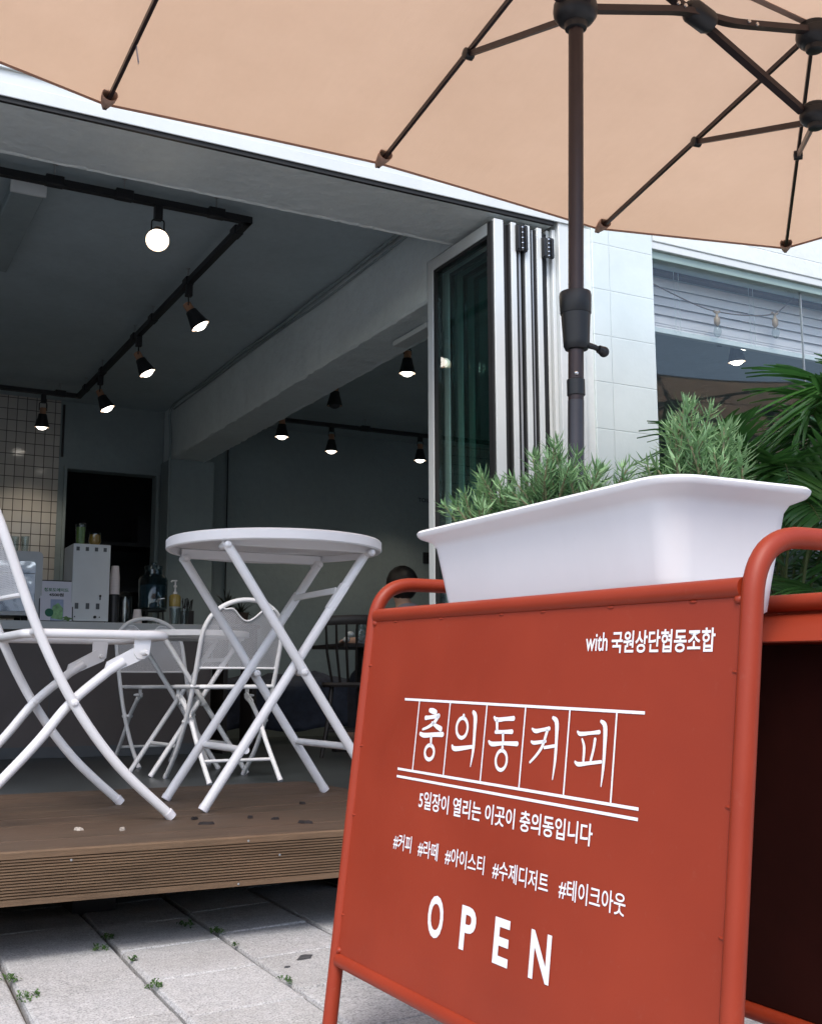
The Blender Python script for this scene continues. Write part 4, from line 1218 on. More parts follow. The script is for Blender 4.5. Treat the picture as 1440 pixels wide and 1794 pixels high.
for k in range(16):
    x, y = 2.28 + rnd.uniform(-.026, .026), 7.47 + rnd.uniform(-.03, .03)
    b.tube([(x, y, CT + .101), (x + rnd.uniform(-.012, .012), y + rnd.uniform(-.012, .012), CT + rnd.uniform(.16, .19))], .003, 5)
obj('straws', b, M['black_plastic'], t)

def pot_plant(x, y, z, s, seed, label, stone=True):
    t = thing('pot_plant', label, 'pot plant', (x, y, z), 'dark plants along the back')
    b = MB(); b.lathe([(.045 * s, z), (.058 * s, z + .09 * s), (.062 * s, z + .095 * s), (.055 * s, z + .096 * s), (.001, z + .088 * s)], 18, Matrix.Translation((x, y, 0)), False); obj('pot', b, M['terracotta'], t)
    b = MB(); rnd = random.Random(seed)
    for k in range(42):
        a = rnd.uniform(0, 2 * pi); el = rnd.uniform(.25, 1.3); L_ = rnd.uniform(.10, .17) * s; w = .011 * s
        p = [Vector((x, y, z + .09 * s))]
        for i in range(1, 5):
            q = L_ * i / 4
            p.append(Vector((x + cos(a) * q * cos(el), y + sin(a) * q * cos(el), z + .09 * s + q * sin(el) - .5 * (q ** 2) / L_ * (1 - el / 2))))
        nx = Vector((-sin(a), cos(a), 0))
        vs = []
        for i, pp in enumerate(p):
            ww = w * (1 - (i / 4) ** 2) * .5 + .0005
            vs += [pp - nx * ww, pp + nx * ww]
        b.add(vs, [(2 * i, 2 * i + 1, 2 * i + 3, 2 * i + 2) for i in range(4)], rnd.random())
    obj('leaves', b, M['pot_plant'], t)
pot_plant(2.50, 7.30, .93, 1.15, 31, 'spiky dark pot plant standing right of the counter end')
pot_plant(2.62, 7.36, .93, .9, 32, 'smaller spiky dark pot plant beside the folding table top')
t = thing('plant_stand', 'narrow dark shelf holding the two spiky plants', 'shelf', (2.56, 7.33, FZ))
b = MB(); b.box((2.449, 7.20, .905), (2.70, 7.48, .9295)); obj('top', b, M['dark_wood'], t, bevel=.003)
b = MB(); b.box((2.46, 7.22, FZ), (2.49, 7.46, .9045)); b.box((2.66, 7.22, FZ), (2.69, 7.46, .9045)); obj('side_panel', b, M['dark_wood'], t, bevel=.003)

# ================================================================== BACK ROOM: dark chairs, table, bench, guest
def make_windsor():
    t = thing('spindle_chair', '', 'chair')
    b = MB()
    P = rrect(0, 0, .21, .21, .07, 0)
    b.loft([[Vector((p.x, p.y, .425)) for p in P], [Vector((p.x * 1.03, p.y * 1.03, .44)) for p in P], [Vector((p.x, p.y, .455)) for p in P]]); obj('seat', b, M['dark_wood'], t)
    for sx in (-1, 1):
        for sy in (-1, 1):
            b = MB(); b.tube([(sx * .22, sy * .21, 0), (sx * .18, sy * .17, .22), (sx * .15, sy * .15, .43)], [.012, .017, .014], 10); obj('leg', b, M['dark_wood'], t)
    b = MB(); b.tube([(-.19, -.18, .16), (-.19, .18, .16)], .009, 8); b.tube([(.19, -.18, .16), (.19, .18, .16)], .009, 8); obj('stretcher', b, M['dark_wood'], t)
    b = MB(); arc = [(-.27 - .05 * cos(y / .23 * 1.4), y, .83 + .006 * cos(y * 8)) for y in [-.23 + .46 * k / 16 for k in range(17)]]
    b.tube(arc, .032, 8, squash=(.42, 1)); obj('top_rail', b, M['dark_wood'], t)
    for k in range(7):
        y = -.165 + .33 * k / 6
        b = MB(); b.tube([(-.165, y * .9, .45), (-.23 - .02 * cos(y * 6), y * 1.1, .64), (-.27 - .05 * cos(y * 1.15 / .23 * 1.4), y * 1.15, .815)], [.0085, .009, .007], 8); obj('spindle', b, M['dark_wood'], t)
    return t
wc = make_windsor()
place(wc, (3.13, 6.62, FZ), rad(66), 'dark spindle back wooden chair in the back room, left of the red sign')
wc2 = copy_tree(wc); place(wc2, (3.68, 6.95, FZ), rad(115), 'dark spindle back wooden chair under the seated guest')
for o in (wc, wc2): o['group'] = 'dark spindle chairs'
t = thing('dark_table', 'dark wooden pedestal table beside the spindle chair', 'table', (3.38, 7.02, FZ))
b = MB(); P = rrect(3.40, 7.05, .28, .28, .03, 0); b.loft([[Vector((p.x, p.y, .775)) for p in P], [Vector((p.x, p.y, .80)) for p in P]]); obj('table_top', b, M['dark_wood'], t)
b = MB(); b.box((3.36, 7.01, FZ + .03), (3.44, 7.09, .7745)); obj('pedestal', b, M['dark_wood'], t, bevel=.006)
b = MB(); b.box((3.18, 7.01, FZ), (3.62, 7.09, FZ + .0295)); b.box((3.36, 6.83, FZ), (3.44, 7.0095, FZ + .0295)); b.box((3.36, 7.0905, FZ), (3.44, 7.27, FZ + .0295)); obj('base', b, M['dark_wood'], t)
b = MB(); b.lathe([(.03, .8005), (.036, .84), (.036, .90), (.02, .93), (.021, .95), (.018, .95), (.033, .895), (.033, .842), (.001, .806)], 18, Matrix.Translation((3.29, 6.88, 0)), False); props(obj('glass_jar', b, M['glass_clear']), 'clear glass jar on the dark table next to the red sign edge', 'jar')
for i, (x, y, zz_) in enumerate(((3.175, 6.86, .825), (3.20, 6.85, .862))):
    b = MB(); b.ball((0, 0, 0), (.024, .024, .020)); o = obj('white_ornament', b, M['alu']); o.location = (x, y, zz_); props(o, ('white egg shaped ornament on the dark table, the lower one', 'white egg shaped ornament on the dark table, resting on the lower one')[i], 'ornament')
t = thing('wall_bench', 'long low bench along the back wall draped with a crumpled navy throw', 'bench', (3.3, 8.4, FZ))
b = MB(); b.box((2.78, 8.15, .46), (5.6, 8.80, .52)); b.box((2.80, 8.35, FZ), (2.86, 8.78, .459)); b.box((5.5, 8.35, FZ), (5.56, 8.78, .459)); b.box((4.1, 8.35, FZ), (4.16, 8.78, .459)); obj('frame', b, M['dark_wood'], t, bevel=.004)
b = MB(); rnd = random.Random(9); nx_, ny_ = 60, 14
for i in range(nx_ + 1):
    for j in range(ny_ + 1):
        x = 2.79 + 2.7 * i / nx_; s_ = j / ny_
        w = .03 * sin(x * 13 + 3 * s_) * sin(x * 5.3 + s_ * 7) + .018 * sin(x * 31 + s_ * 5)
        if s_ < .62: y, z = 8.135 - .03 * s_ + w * .8, .20 + .36 * (s_ / .62) + .02 * sin(x * 9)
        else: y, z = 8.14 + .55 * (s_ - .62) / .38, .565 + w * .6 + .16 * max(0, (s_ - .8)) * (1 + sin(x * 4))
        b.v.append((x, y, z))
b.f = [(i * (ny_ + 1) + j, i * (ny_ + 1) + j + 1, (i + 1) * (ny_ + 1) + j + 1, (i + 1) * (ny_ + 1) + j) for i in range(nx_) for j in range(ny_)]
props(obj('crumpled_throw', b, M['cloth_blue'], solid=.006, smooth=60), 'crumpled navy throw hanging over the front of the bench', 'throw')

def skin_body(name, m, joints, edges, parent, label=None, sub=2):
    me = bpy.data.meshes.new(name)
    me.from_pydata([j[0] for j in joints], edges, [])
    o = bpy.data.objects.new(name, me); COL.objects.link(o)
    md = o.modifiers.new('skin', 'SKIN')
    sv = me.skin_vertices[0].data
    for k, j in enumerate(joints):
        r_ = j[1]
        sv[k].radius = r_ if isinstance(r_, tuple) else (r_, r_)
    sv[0].use_root = True
    md.use_smooth_shade = True
    s_ = o.modifiers.new('sub', 'SUBSURF'); s_.levels = sub; s_.render_levels = sub
    dg = bpy.context.evaluated_depsgraph_get()
    mm = bpy.data.meshes.new_from_object(o.evaluated_get(dg))
    bpy.data.objects.remove(o); bpy.data.meshes.remove(me)
    mm.materials.clear(); mm.materials.append(m)
    mm.shade_smooth()
    return obj(name, mm, m, parent, label=label)

def person():
    """a seated guest, seen from behind, leaning over the dark table"""
    t = thing('person', 'person with short black hair in a grey-blue top seated with the back to the street', 'person', (3.80, 6.95, FZ))
    R_ = Matrix.Translation((3.68, 6.95, FZ)) @ Matrix.Rotation(rad(115), 4, 'Z')     # local +x = facing direction
    L = lambda x, y, z: tuple(R_ @ Vector((x, y, z - (.06 if z > .8 else 0))))
    J = [(L(-.06, 0, .53), (.14, .11)), (L(-.05, 0, .68), (.135, .10)), (L(-.02, 0, .86), (.15, .105)), (L(.0, 0, .97), (.10, .08)), (L(.03, 0, 1.05), .047), (L(.055, 0, 1.11), (.062, .07)), (L(.06, 0, 1.19), (.074, .088)), (L(.055, 0, 1.255), (.055, .065)),
         (L(-.01, .165, .955), .058), (L(.06, .225, .74), .046), (L(.30, .17, .735), .036), (L(.37, .15, .74), .030),
         (L(-.01, -.165, .955), .058), (L(.06, -.225, .74), .046), (L(.30, -.17, .735), .036), (L(.37, -.15, .74), .030),
         (L(.0, .10, .50), .088), (L(.36, .11, .50), .064), (L(.38, .11, .10), .042), (L(.48, .11, .035), .034),
         (L(.0, -.10, .50), .088), (L(.36, -.11, .50), .064), (L(.38, -.11, .10), .042), (L(.48, -.11, .035), .034)]
    E_ = [(0, 1), (1, 2), (2, 3), (3, 4), (4, 5), (5, 6), (6, 7), (3, 8), (8, 9), (9, 10), (10, 11), (3, 12), (12, 13), (13, 14), (14, 15), (0, 16), (16, 17), (17, 18), (18, 19), (0, 20), (20, 21), (21, 22), (22, 23)]
    # five fingers a side, rooted in the palm
    for sg, root in ((1, 11), (-1, 15)):
        base_ = Vector((.37, .15 * sg, .74))
        for k, (oy, ln, rr) in enumerate(((-.030, .055, .009), (-.010, .072, .009), (.008, .076, .009), (.024, .068, .0085), (.038, .052, .008))):
            oy *= -sg if sg > 0 else 1
            p1 = base_ + Vector((.035, oy, .006)); p2 = p1 + Vector((ln * .5, oy * .2, .002)); p3 = p2 + Vector((ln * .45, oy * .1, -.016))
            i0 = len(J)
            J += [(L(*p1), .011), (L(*p2), rr), (L(*p3), rr * .8)]
            E_ += [(root, i0), (i0, i0 + 1), (i0 + 1, i0 + 2)]
    skin_body('body', M['skin'], J, E_, t)
    sh = [(p, (r_[0] * 1.08, r_[1] * 1.10) if isinstance(r_, tuple) else r_ * 1.16) for p, r_ in J]
    sh[4] = (sh[4][0], .066)
    idx = [1, 0, 2, 3, 4, 8, 9, 10, 12, 13, 14]
    mp = {k: i for i, k in enumerate(idx)}
    skin_body('shirt', M['shirt'], [sh[k] for k in idx], [(mp[a], mp[c]) for a, c in E_ if a in mp and c in mp], t)
    idx = [0, 16, 17, 18, 20, 21, 22]; mp = {k: i for i, k in enumerate(idx)}
    skin_body('trousers', M['trousers'], [sh[k] for k in idx], [(mp[a], mp[c]) for a, c in E_ if a in mp and c in mp], t)
    b = MB()
    rnd = random.Random(6)
    H = R_ @ Matrix.Translation((.035, 0, 1.13))
    prof = []
    vs = []; n = 26
    for i in range(13):
        th = pi * i / 12 * .93
        for k in range(n):
            a = 2 * pi * k / n
            face = max(0, cos(a))
            th2 = th * (1 - .52 * face ** 1.5)
            rr = 1 + rnd.uniform(-.02, .02)
            vs.append(H @ Vector((.112 * sin(th2) * cos(a) * rr + .01, .098 * sin(th2) * sin(a) * rr, .118 * cos(th2) * rr + .008)))
    b.add(vs, [(i * n + k, i * n + (k + 1) % n, (i + 1) * n + (k + 1) % n, (i + 1) * n + k) for i in range(12) for k in range(n)])
    obj('hair', b, M['hair'], t, smooth=80, solid=.012)
    for sg in (-1, 1):
        b = MB(); b.ball((0, 0, 0), (.018, .009, .030)); e = obj('ear', b, M['skin'], t); 
        for v in e.data.vertices: v.co = H @ Vector((.03 + v.co.x, sg * .088 + v.co.y, -.02 + v.co.z))
    b = MB(); b.tube([L(.142, 0, 1.205), L(.163, 0, 1.168), L(.150, 0, 1.158)], [.007, .013, .008], 8); obj('nose', b, M['skin'], t)
    b = MB()
    for sg in (-1, 1): b.ball(L(.135, sg * .032, 1.205), .0085, 10)
    obj('eyes', b, M['alu'], t)
    b = MB(); b.tube([L(.132, -.024, 1.125), L(.142, 0, 1.122), L(.132, .024, 1.125)], .0055, 8); obj('lips', b, paint('lips', (.40, .16, .14), .5), t)
person()

STROKES = [[[2096,1394,33],[2179,1402,41],[2262,1412,32]],[[1997,1502,33],[2099,1492,27],[2346,1460,34]],[[2337,1466,34],[2246,1551,30],[2108,1617,24],[1946,1663,17]],[[2183,1559,20],[2310,1602,32],[2432,1633,40]],[[1892,1726,29],[2012,1741,35],[2279,1718,32],[2493,1704,37]],[[2195,1726,28],[2212,1870,24]],[[3217,1380,29],[3275,1439,44],[3290,1636,33],[3296,1863,29],[3265,2071,9]],[[2771,1840,23],[2857,1871,34],[3260,1820,24]],[[2987,1435,30],[2993,1466,26]],[[3720,1425,21],[3783,1452,30],[3976,1434,26],[4148,1420,32]],[[3782,1447,30],[3809,1589,26]],[[3780,1603,26],[3957,1594,24],[4138,1582,30]],[[3945,1602,24],[3964,1727,22]],[[3642,1729,18],[3724,1756,31],[3979,1733,25],[4270,1721,31]],[[3960,1781,27],[3965,1814,24]],[[4562,1527,16],[4634,1549,27],[4783,1525,22],[4899,1506,26]],[[4869,1516,26],[4849,1577,25],[4790,1719,23],[4686,1829,20],[4569,1919,16]],[[4563,1677,16],[4629,1687,24],[4848,1656,19]],[[4835,1730,20],[5022,1700,20]],[[4960,1379,22],[5036,1430,38],[5056,1612,29],[5062,1860,24],[5041,2077,9]],[[5443,1514,15],[5497,1536,25],[5680,1517,20],[5828,1499,25]],[[5536,1593,14],[5582,1680,23],[5586,1826,20]],[[5765,1582,23],[5750,1691,21],[5715,1816,20]],[[5437,1850,15],[5502,1871,26],[5684,1847,21],[5895,1816,19]],[[5849,1381,20],[5924,1438,36],[5940,1668,28],[5940,1881,22],[5925,2076,8]],[[2315,1954,28],[2312,1979,28],[2302,2003,28],[2284,2024,28],[2260,2041,28],[2232,2052,28],[2200,2058,28],[2168,2057,28],[2138,2049,28],[2111,2036,28],[2090,2017,28],[2076,1995,28],[2069,1970,28],[2072,1945,28],[2082,1921,28],[2100,1900,28],[2125,1883,28],[2154,1871,28],[2185,1866,28],[2217,1867,28],[2248,1875,28],[2274,1889,28],[2295,1907,28],[2309,1930,28],[2315,1954,28]],[[3113,1586,26],[3110,1620,26],[3098,1651,26],[3079,1679,26],[3052,1701,26],[3020,1715,26],[2985,1722,26],[2949,1719,26],[2915,1708,26],[2885,1689,26],[2861,1664,27],[2845,1633,27],[2838,1600,27],[2840,1566,27],[2852,1534,27],[2873,1506,27],[2900,1484,27],[2933,1470,26],[2968,1464,26],[3004,1467,26],[3038,1478,26],[3067,1498,26],[3090,1523,26],[3106,1554,26],[3113,1586,26]],[[4079,1931,23],[4077,1962,23],[4066,1991,23],[4048,2017,23],[4024,2037,24],[3996,2051,24],[3964,2058,24],[3933,2056,24],[3903,2047,24],[3876,2030,24],[3855,2007,24],[3842,1980,24],[3836,1949,24],[3839,1918,24],[3850,1889,24],[3868,1863,24],[3892,1842,24],[3921,1828,24],[3953,1822,24],[3985,1824,24],[4014,1834,24],[4040,1851,24],[4061,1874,23],[4074,1901,23],[4079,1931,23]]]

# ================================================================== RED SIGN STAND
SB = Vector((.793, 1.607, .629)); SD = Vector((.019, -1, -.019)).normalized(); SE = Vector((-.1112, .019, -.9936)).normalized()
SN = SE.cross(SD).normalized()
if SN.x > 0: SN = -SN                       # outward, to the left
SL, SW = .7944, .240
def sp(u, v, o=0.0): return SB + SD * u + SE * v + SN * o
def mir(p, u):                               # mirror in the upright middle plane of the stand
    xc = SB.x + SD.x * u + SW / 2
    return Vector((2 * xc - p.x, p.y, p.z))
def sign_stand():
    t = thing('sign_stand', 'brick red tubular steel sign stand with white Korean lettering and OPEN', 'sign stand', (.86, 1.2, 0))
    R = .0110
    for u in (0, SL):
        foot = .632 if u == 0 else .6175
        pts = [sp(u, foot), sp(u, .0)]
        top = sp(u, -.052)
        pts = [sp(u, foot), sp(u, .3), top, mir(top, u), mir(sp(u, .3), u), mir(sp(u, foot), u)]
        b = MB(); b.tube(fillet(pts, .062, 12), R, 20); lp = obj('tube_loop', b, M['red'], t)
        b = MB()
        for q in (sp(u, foot), mir(sp(u, foot), u)): b.tube([q - Vector((0, 0, .003)), q + Vector((0, 0, .02))], .0125, 14)
        obj('foot_cap', b, M['rubber'], lp)
    def weld(b, a, c, n):
        for k in range(n):
            f = (k + .5) / n + random.uniform(-.05, .05)
            p = a.lerp(c, f); b.ball(p, (.003, .007, .002), 8)
    for side in (0, 1):
        q = (lambda p, u: p) if side == 0 else mir
        for v in (.0, .512):
            b = MB(); b.tube([q(sp(.010, v), .01), q(sp(SL - .010, v), SL - .01)], R * .98, 18)
            obj('top_rail' if v == 0 else 'bottom_rail', b, M['red'], t)
        b = MB()
        c4 = [(.010, .010), (SL - .010, .010), (SL - .010, .503), (.010, .503)]
        vs = [q(sp(u, v, .0045), u) for u, v in c4] + [q(sp(u, v, .0025), u) for u, v in c4]
        b.add(vs, [(0, 1, 2, 3), (7, 6, 5, 4)] + [(i, (i + 1) % 4, 4 + (i + 1) % 4, 4 + i) for i in range(4)])
        pn = obj('face_panel', b, M['red'], t, smooth=0)
        b = MB(); weld(b, q(sp(.02, .0115, .0035), .02), q(sp(SL - .02, .0115, .0035), SL), 6); weld(b, q(sp(SL - .0112, .04, .0035), SL), q(sp(SL - .0112, .49, .0035), SL), 4); weld(b, q(sp(.0112, .04, .0035), 0), q(sp(.0112, .49, .0035), 0), 4)
        for u, v in ((.013, .012), (SL - .013, .012), (.013, .498)): b.ball(q(sp(u, v, .003), u), (.006, .006, .005), 10)
        obj('weld_beads', b, M['red'], pn)
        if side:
            b = MB(); c5 = [(.014, .05), (SL - .014, .05), (SL - .014, .500), (.014, .500)]  # dark sheet over the inner face, painting in the stand's inside shade
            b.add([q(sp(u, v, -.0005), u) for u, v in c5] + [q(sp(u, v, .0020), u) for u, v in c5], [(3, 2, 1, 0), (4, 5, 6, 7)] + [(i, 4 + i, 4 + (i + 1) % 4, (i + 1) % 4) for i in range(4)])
            obj('shade_sheet', b, M['shade_sheet'], pn, smooth=0)
        # folded tray lip that carries the planter
        b = MB()
        s_ = 1 if side == 0 else -1
        def lp_(u, dx, dz): return q(sp(u, .012, .0), u) + Vector((s_ * dx, 0, dz))
        P = [lp_(.03, .004, -.002), lp_(SL - .022, .004, -.002), lp_(SL - .052, .034, -.034), lp_(.06, .034, -.034)]
        P2 = [p + Vector((-s_ * .0012, 0, -.0016)) for p in P]
        b.add(P + P2, [(0, 1, 2, 3), (7, 6, 5, 4)] + [(i, (i + 1) % 4, 4 + (i + 1) % 4, 4 + i) for i in range(4)])
        obj('tray_lip', b, M['red'], t, smooth=0)
        if side: continue
        # lettering on the street face
        fr = lambda u, v: sp(u, v, .0052)
        def line(b, u0, v0, u1, v1, w):
            dx, dy = u1 - u0, v1 - v0; l = math.hypot(dx, dy); nx, ny = -dy / l * w / 2, dx / l * w / 2
            b.add([fr(u0 + nx, v0 + ny), fr(u1 + nx, v1 + ny), fr(u1 - nx, v1 - ny), fr(u0 - nx, v0 - ny)], [(0, 1, 2, 3)])
        b = MB()
        line(b, .1345, .1262, .656, .1262, .0034); line(b, .1345, .2248, .656, .2248, .0034); line(b, .134, .2352, .656, .2352, .0034)
        for u in (.1776, .2616, .3526, .4386, .527, .6105): line(b, u, .1280, u, .2230, .0027)
        obj('ruled_lines', b, M['lettering'], pn, smooth=0)
        b = MB(); tp = bpy.data
        for S_ in STROKES:
            pts = [Vector((a * 1e-4, c * 1e-4, w * 1e-4)) for a, c, w in S_]
            closed = len(pts) > 20
            pts = pts[:-1] if closed else pts
            q_ = spline(pts, 2 if closed else 7, closed)
            if len(pts) == 2: q_ = pts
            n = len(q_); Lr = []
            for i in range(n):
                a = q_[(i - 1) % n] if closed or i else q_[0]; c = q_[(i + 1) % n] if closed or i < n - 1 else q_[-1]
                dx, dy = c.x - a.x, c.y - a.y; l = math.hypot(dx, dy) or 1
                w = max(.0004, q_[i].z) * .96
                Lr.append((fr(q_[i].x - dy / l * w, q_[i].y + dx / l * w), fr(q_[i].x + dy / l * w, q_[i].y - dx / l * w)))
            b.add([p for pr_ in Lr for p in pr_], [(2 * i, 2 * ((i + 1) % n), 2 * ((i + 1) % n) + 1, 2 * i + 1) for i in range(n if closed else n - 1)])
            if not closed:                      # round the brush ends
                for i in (0, n - 1):
                    c = q_[i]; w = max(.0004, c.z) * .96
                    b.add([fr(c.x + w * cos(2 * pi * k / 14), c.y + w * sin(2 * pi * k / 14)) - SN * .00004 for k in range(14)], [tuple(range(14))])
        obj('title_lettering', b, M['lettering'], pn, smooth=0)
        b = MB(); put_text(b, 'with', (.547, .0395, .586, .0605), fr, .012); put_text(b, '국원상단협동조합', (.593, .0385, .753, .0630), fr, .020); obj('partner_lettering', b, M['lettering'], pn, smooth=0)
        b = MB(); put_text(b, '5일장이 열리는 이곳이 충의동입니다', (.204, .2485, .584, .2725), fr, .016); obj('motto_lettering', b, M['lettering'], pn, smooth=0)
        b = MB()
        for s_t, u0, u1 in (('#커피', .1447, .1955), ('#라떼', .2145, .267), ('#아이스티', .286, .379), ('#수제디저트', .398, .512), ('#테이크아웃', .532, .6455)):
            put_text(b, s_t, (u0, .3115, u1, .3340), fr, .010)
        obj('hashtag_lettering', b, M['lettering'], pn, smooth=0)
        b = MB()
        for c, u0, u1 in (('O', .2575, .2958), ('P', .338, .3725), ('E', .4135, .4455), ('N', .4875, .5265)):
            put_text(b, c, (u0, .3757, u1, .4282), fr, .026)
        obj('open_lettering', b, M['lettering'], pn, smooth=0)
    return t
sign_stand()

# ================================================================== PLANTER WITH ROSEMARY
PC = Vector((.918, 1.215, .0))
def planter():
    t = thing('window_box', 'long white plastic planter with a wide rim resting in the red sign stand', 'planter', (PC.x, PC.y, .60))
    sl = .006
    def ring(hx, hy, r, z): return [Vector((p.x, p.y, z + sl * (p.y - PC.y))) for p in rrect(PC.x, PC.y, hx, hy, r, 0, 8)]
    b = MB()
    b.loft([ring(.066, .238, .02, .598), ring(.078, .249, .026, .606), ring(.0835, .255, .03, .64), ring(.0955, .270, .034, .720), ring(.101, .277, .037, .730), ring(.115, .2935, .043, .7365), ring(.118, .297, .045, .7400), ring(.119, .298, .045, .7440), ring(.1165, .2955, .044, .7470), ring(.106, .284, .038, .7465), ring(.0965, .273, .034, .741), ring(.092, .266, .032, .72), ring(.083, .257, .03, .66)], (True, False))
    obj('box', b, M['planter'], t, smooth=50)
    b = MB(); rnd = random.Random(1)
    rg = []
    for s_ in (.965, .93, .84, .72, .58, .42, .25, .08):
        rg.append([Vector((PC.x + (p.x - PC.x) * s_, PC.y + (p.y - PC.y) * s_, .706 + sl * (p.y - PC.y) * s_ + (rnd.uniform(-.004, .006) if s_ < .9 else 0))) for p in ring(.0885, .263, .031, 0)])
    b.loft(rg, (False, True))
    obj('soil', b, M['soil'], t)
planter()

def rosemary(cx, cy, rx, ry, h, n, seed, label, lean=(0, 0), tone=0.0):
    rnd = random.Random(seed)
    z0 = .706 + .006 * (cy - PC.y)
    t = thing('rosemary_bush', label, 'rosemary', (cx, cy, z0), 'rosemary bushes in the white planter')
    bs, bn = MB(), MB()
    for k in range(n):
        a = rnd.uniform(0, 2 * pi); q = rnd.random() ** .55
        bx, by = cx + rx * .45 * q * cos(a), cy + ry * .45 * q * sin(a)
        hh = h * rnd.uniform(.55, 1.0) * (1 - .38 * q ** 2)
        ex, ey = cx + rx * 1.05 * q * cos(a) + lean[0] * hh, cy + ry * 1.05 * q * sin(a) + lean[1] * hh
        wob = (rnd.uniform(-.010, .010), rnd.uniform(-.010, .010))
        P = spline([Vector((bx, by, z0)), Vector((bx + (ex - bx) * .55 + wob[0], by + (ey - by) * .55 + wob[1], z0 + hh * .5)), Vector((ex + wob[1], ey + wob[0], z0 + hh))], 7)
        bs.tube(P, [.0016] * (len(P) - 4) + [.0013, .0011, .0009, .0006], 5)
        L_ = sum((P[i + 1] - P[i]).length for i in range(len(P) - 1))
        m_ = int(L_ / .0019)
        tn = rnd.uniform(-.15, .2)
        for i in range(m_):
            f = .12 + .88 * i / m_
            s_ = f * (len(P) - 1); k0 = min(int(s_), len(P) - 2)
            p = P[k0].lerp(P[k0 + 1], s_ - k0); ax = (P[k0 + 1] - P[k0]).normalized()
            an = i * 2.4 + rnd.uniform(-.5, .5)
            side = ax.cross(Vector((cos(an), sin(an), .01))).normalized()
            up = rnd.uniform(.35, .85) + (.9 * max(0, f - .82) / .18)
            d = (side + ax * up).normalized()
            ln = rnd.uniform(.018, .033) * (1 - .35 * max(0, f - .85) / .15)
            w = rnd.uniform(.0012, .0018)
            nx = d.cross(ax).normalized() * w
            cv = ax * rnd.uniform(-.004, .003) + Vector((0, 0, -.002))
            mid = p + d * ln * .55 + cv * .5; tip = p + d * ln + cv * -.3
            bk = side.cross(nx).normalized() * .0006
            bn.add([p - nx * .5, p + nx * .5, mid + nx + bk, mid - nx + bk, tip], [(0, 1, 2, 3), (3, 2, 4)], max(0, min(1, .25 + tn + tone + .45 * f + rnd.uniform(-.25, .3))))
    obj('stems', bs, M['twig'], t)
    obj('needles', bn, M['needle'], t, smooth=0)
rosemary(.905, 1.400, .085, .078, .130, 40, 101, 'lowest rosemary bush at the far left end of the white planter', (-.05, .1))
rosemary(.915, 1.258, .090, .098, .152, 58, 102, 'broad rosemary bush in the middle of the white planter, in front of the pole')
rosemary(.915, 1.003, .072, .058, .160, 36, 103, 'tallest and palest rosemary bush at the near end of the planter', (.03, .05), .25)

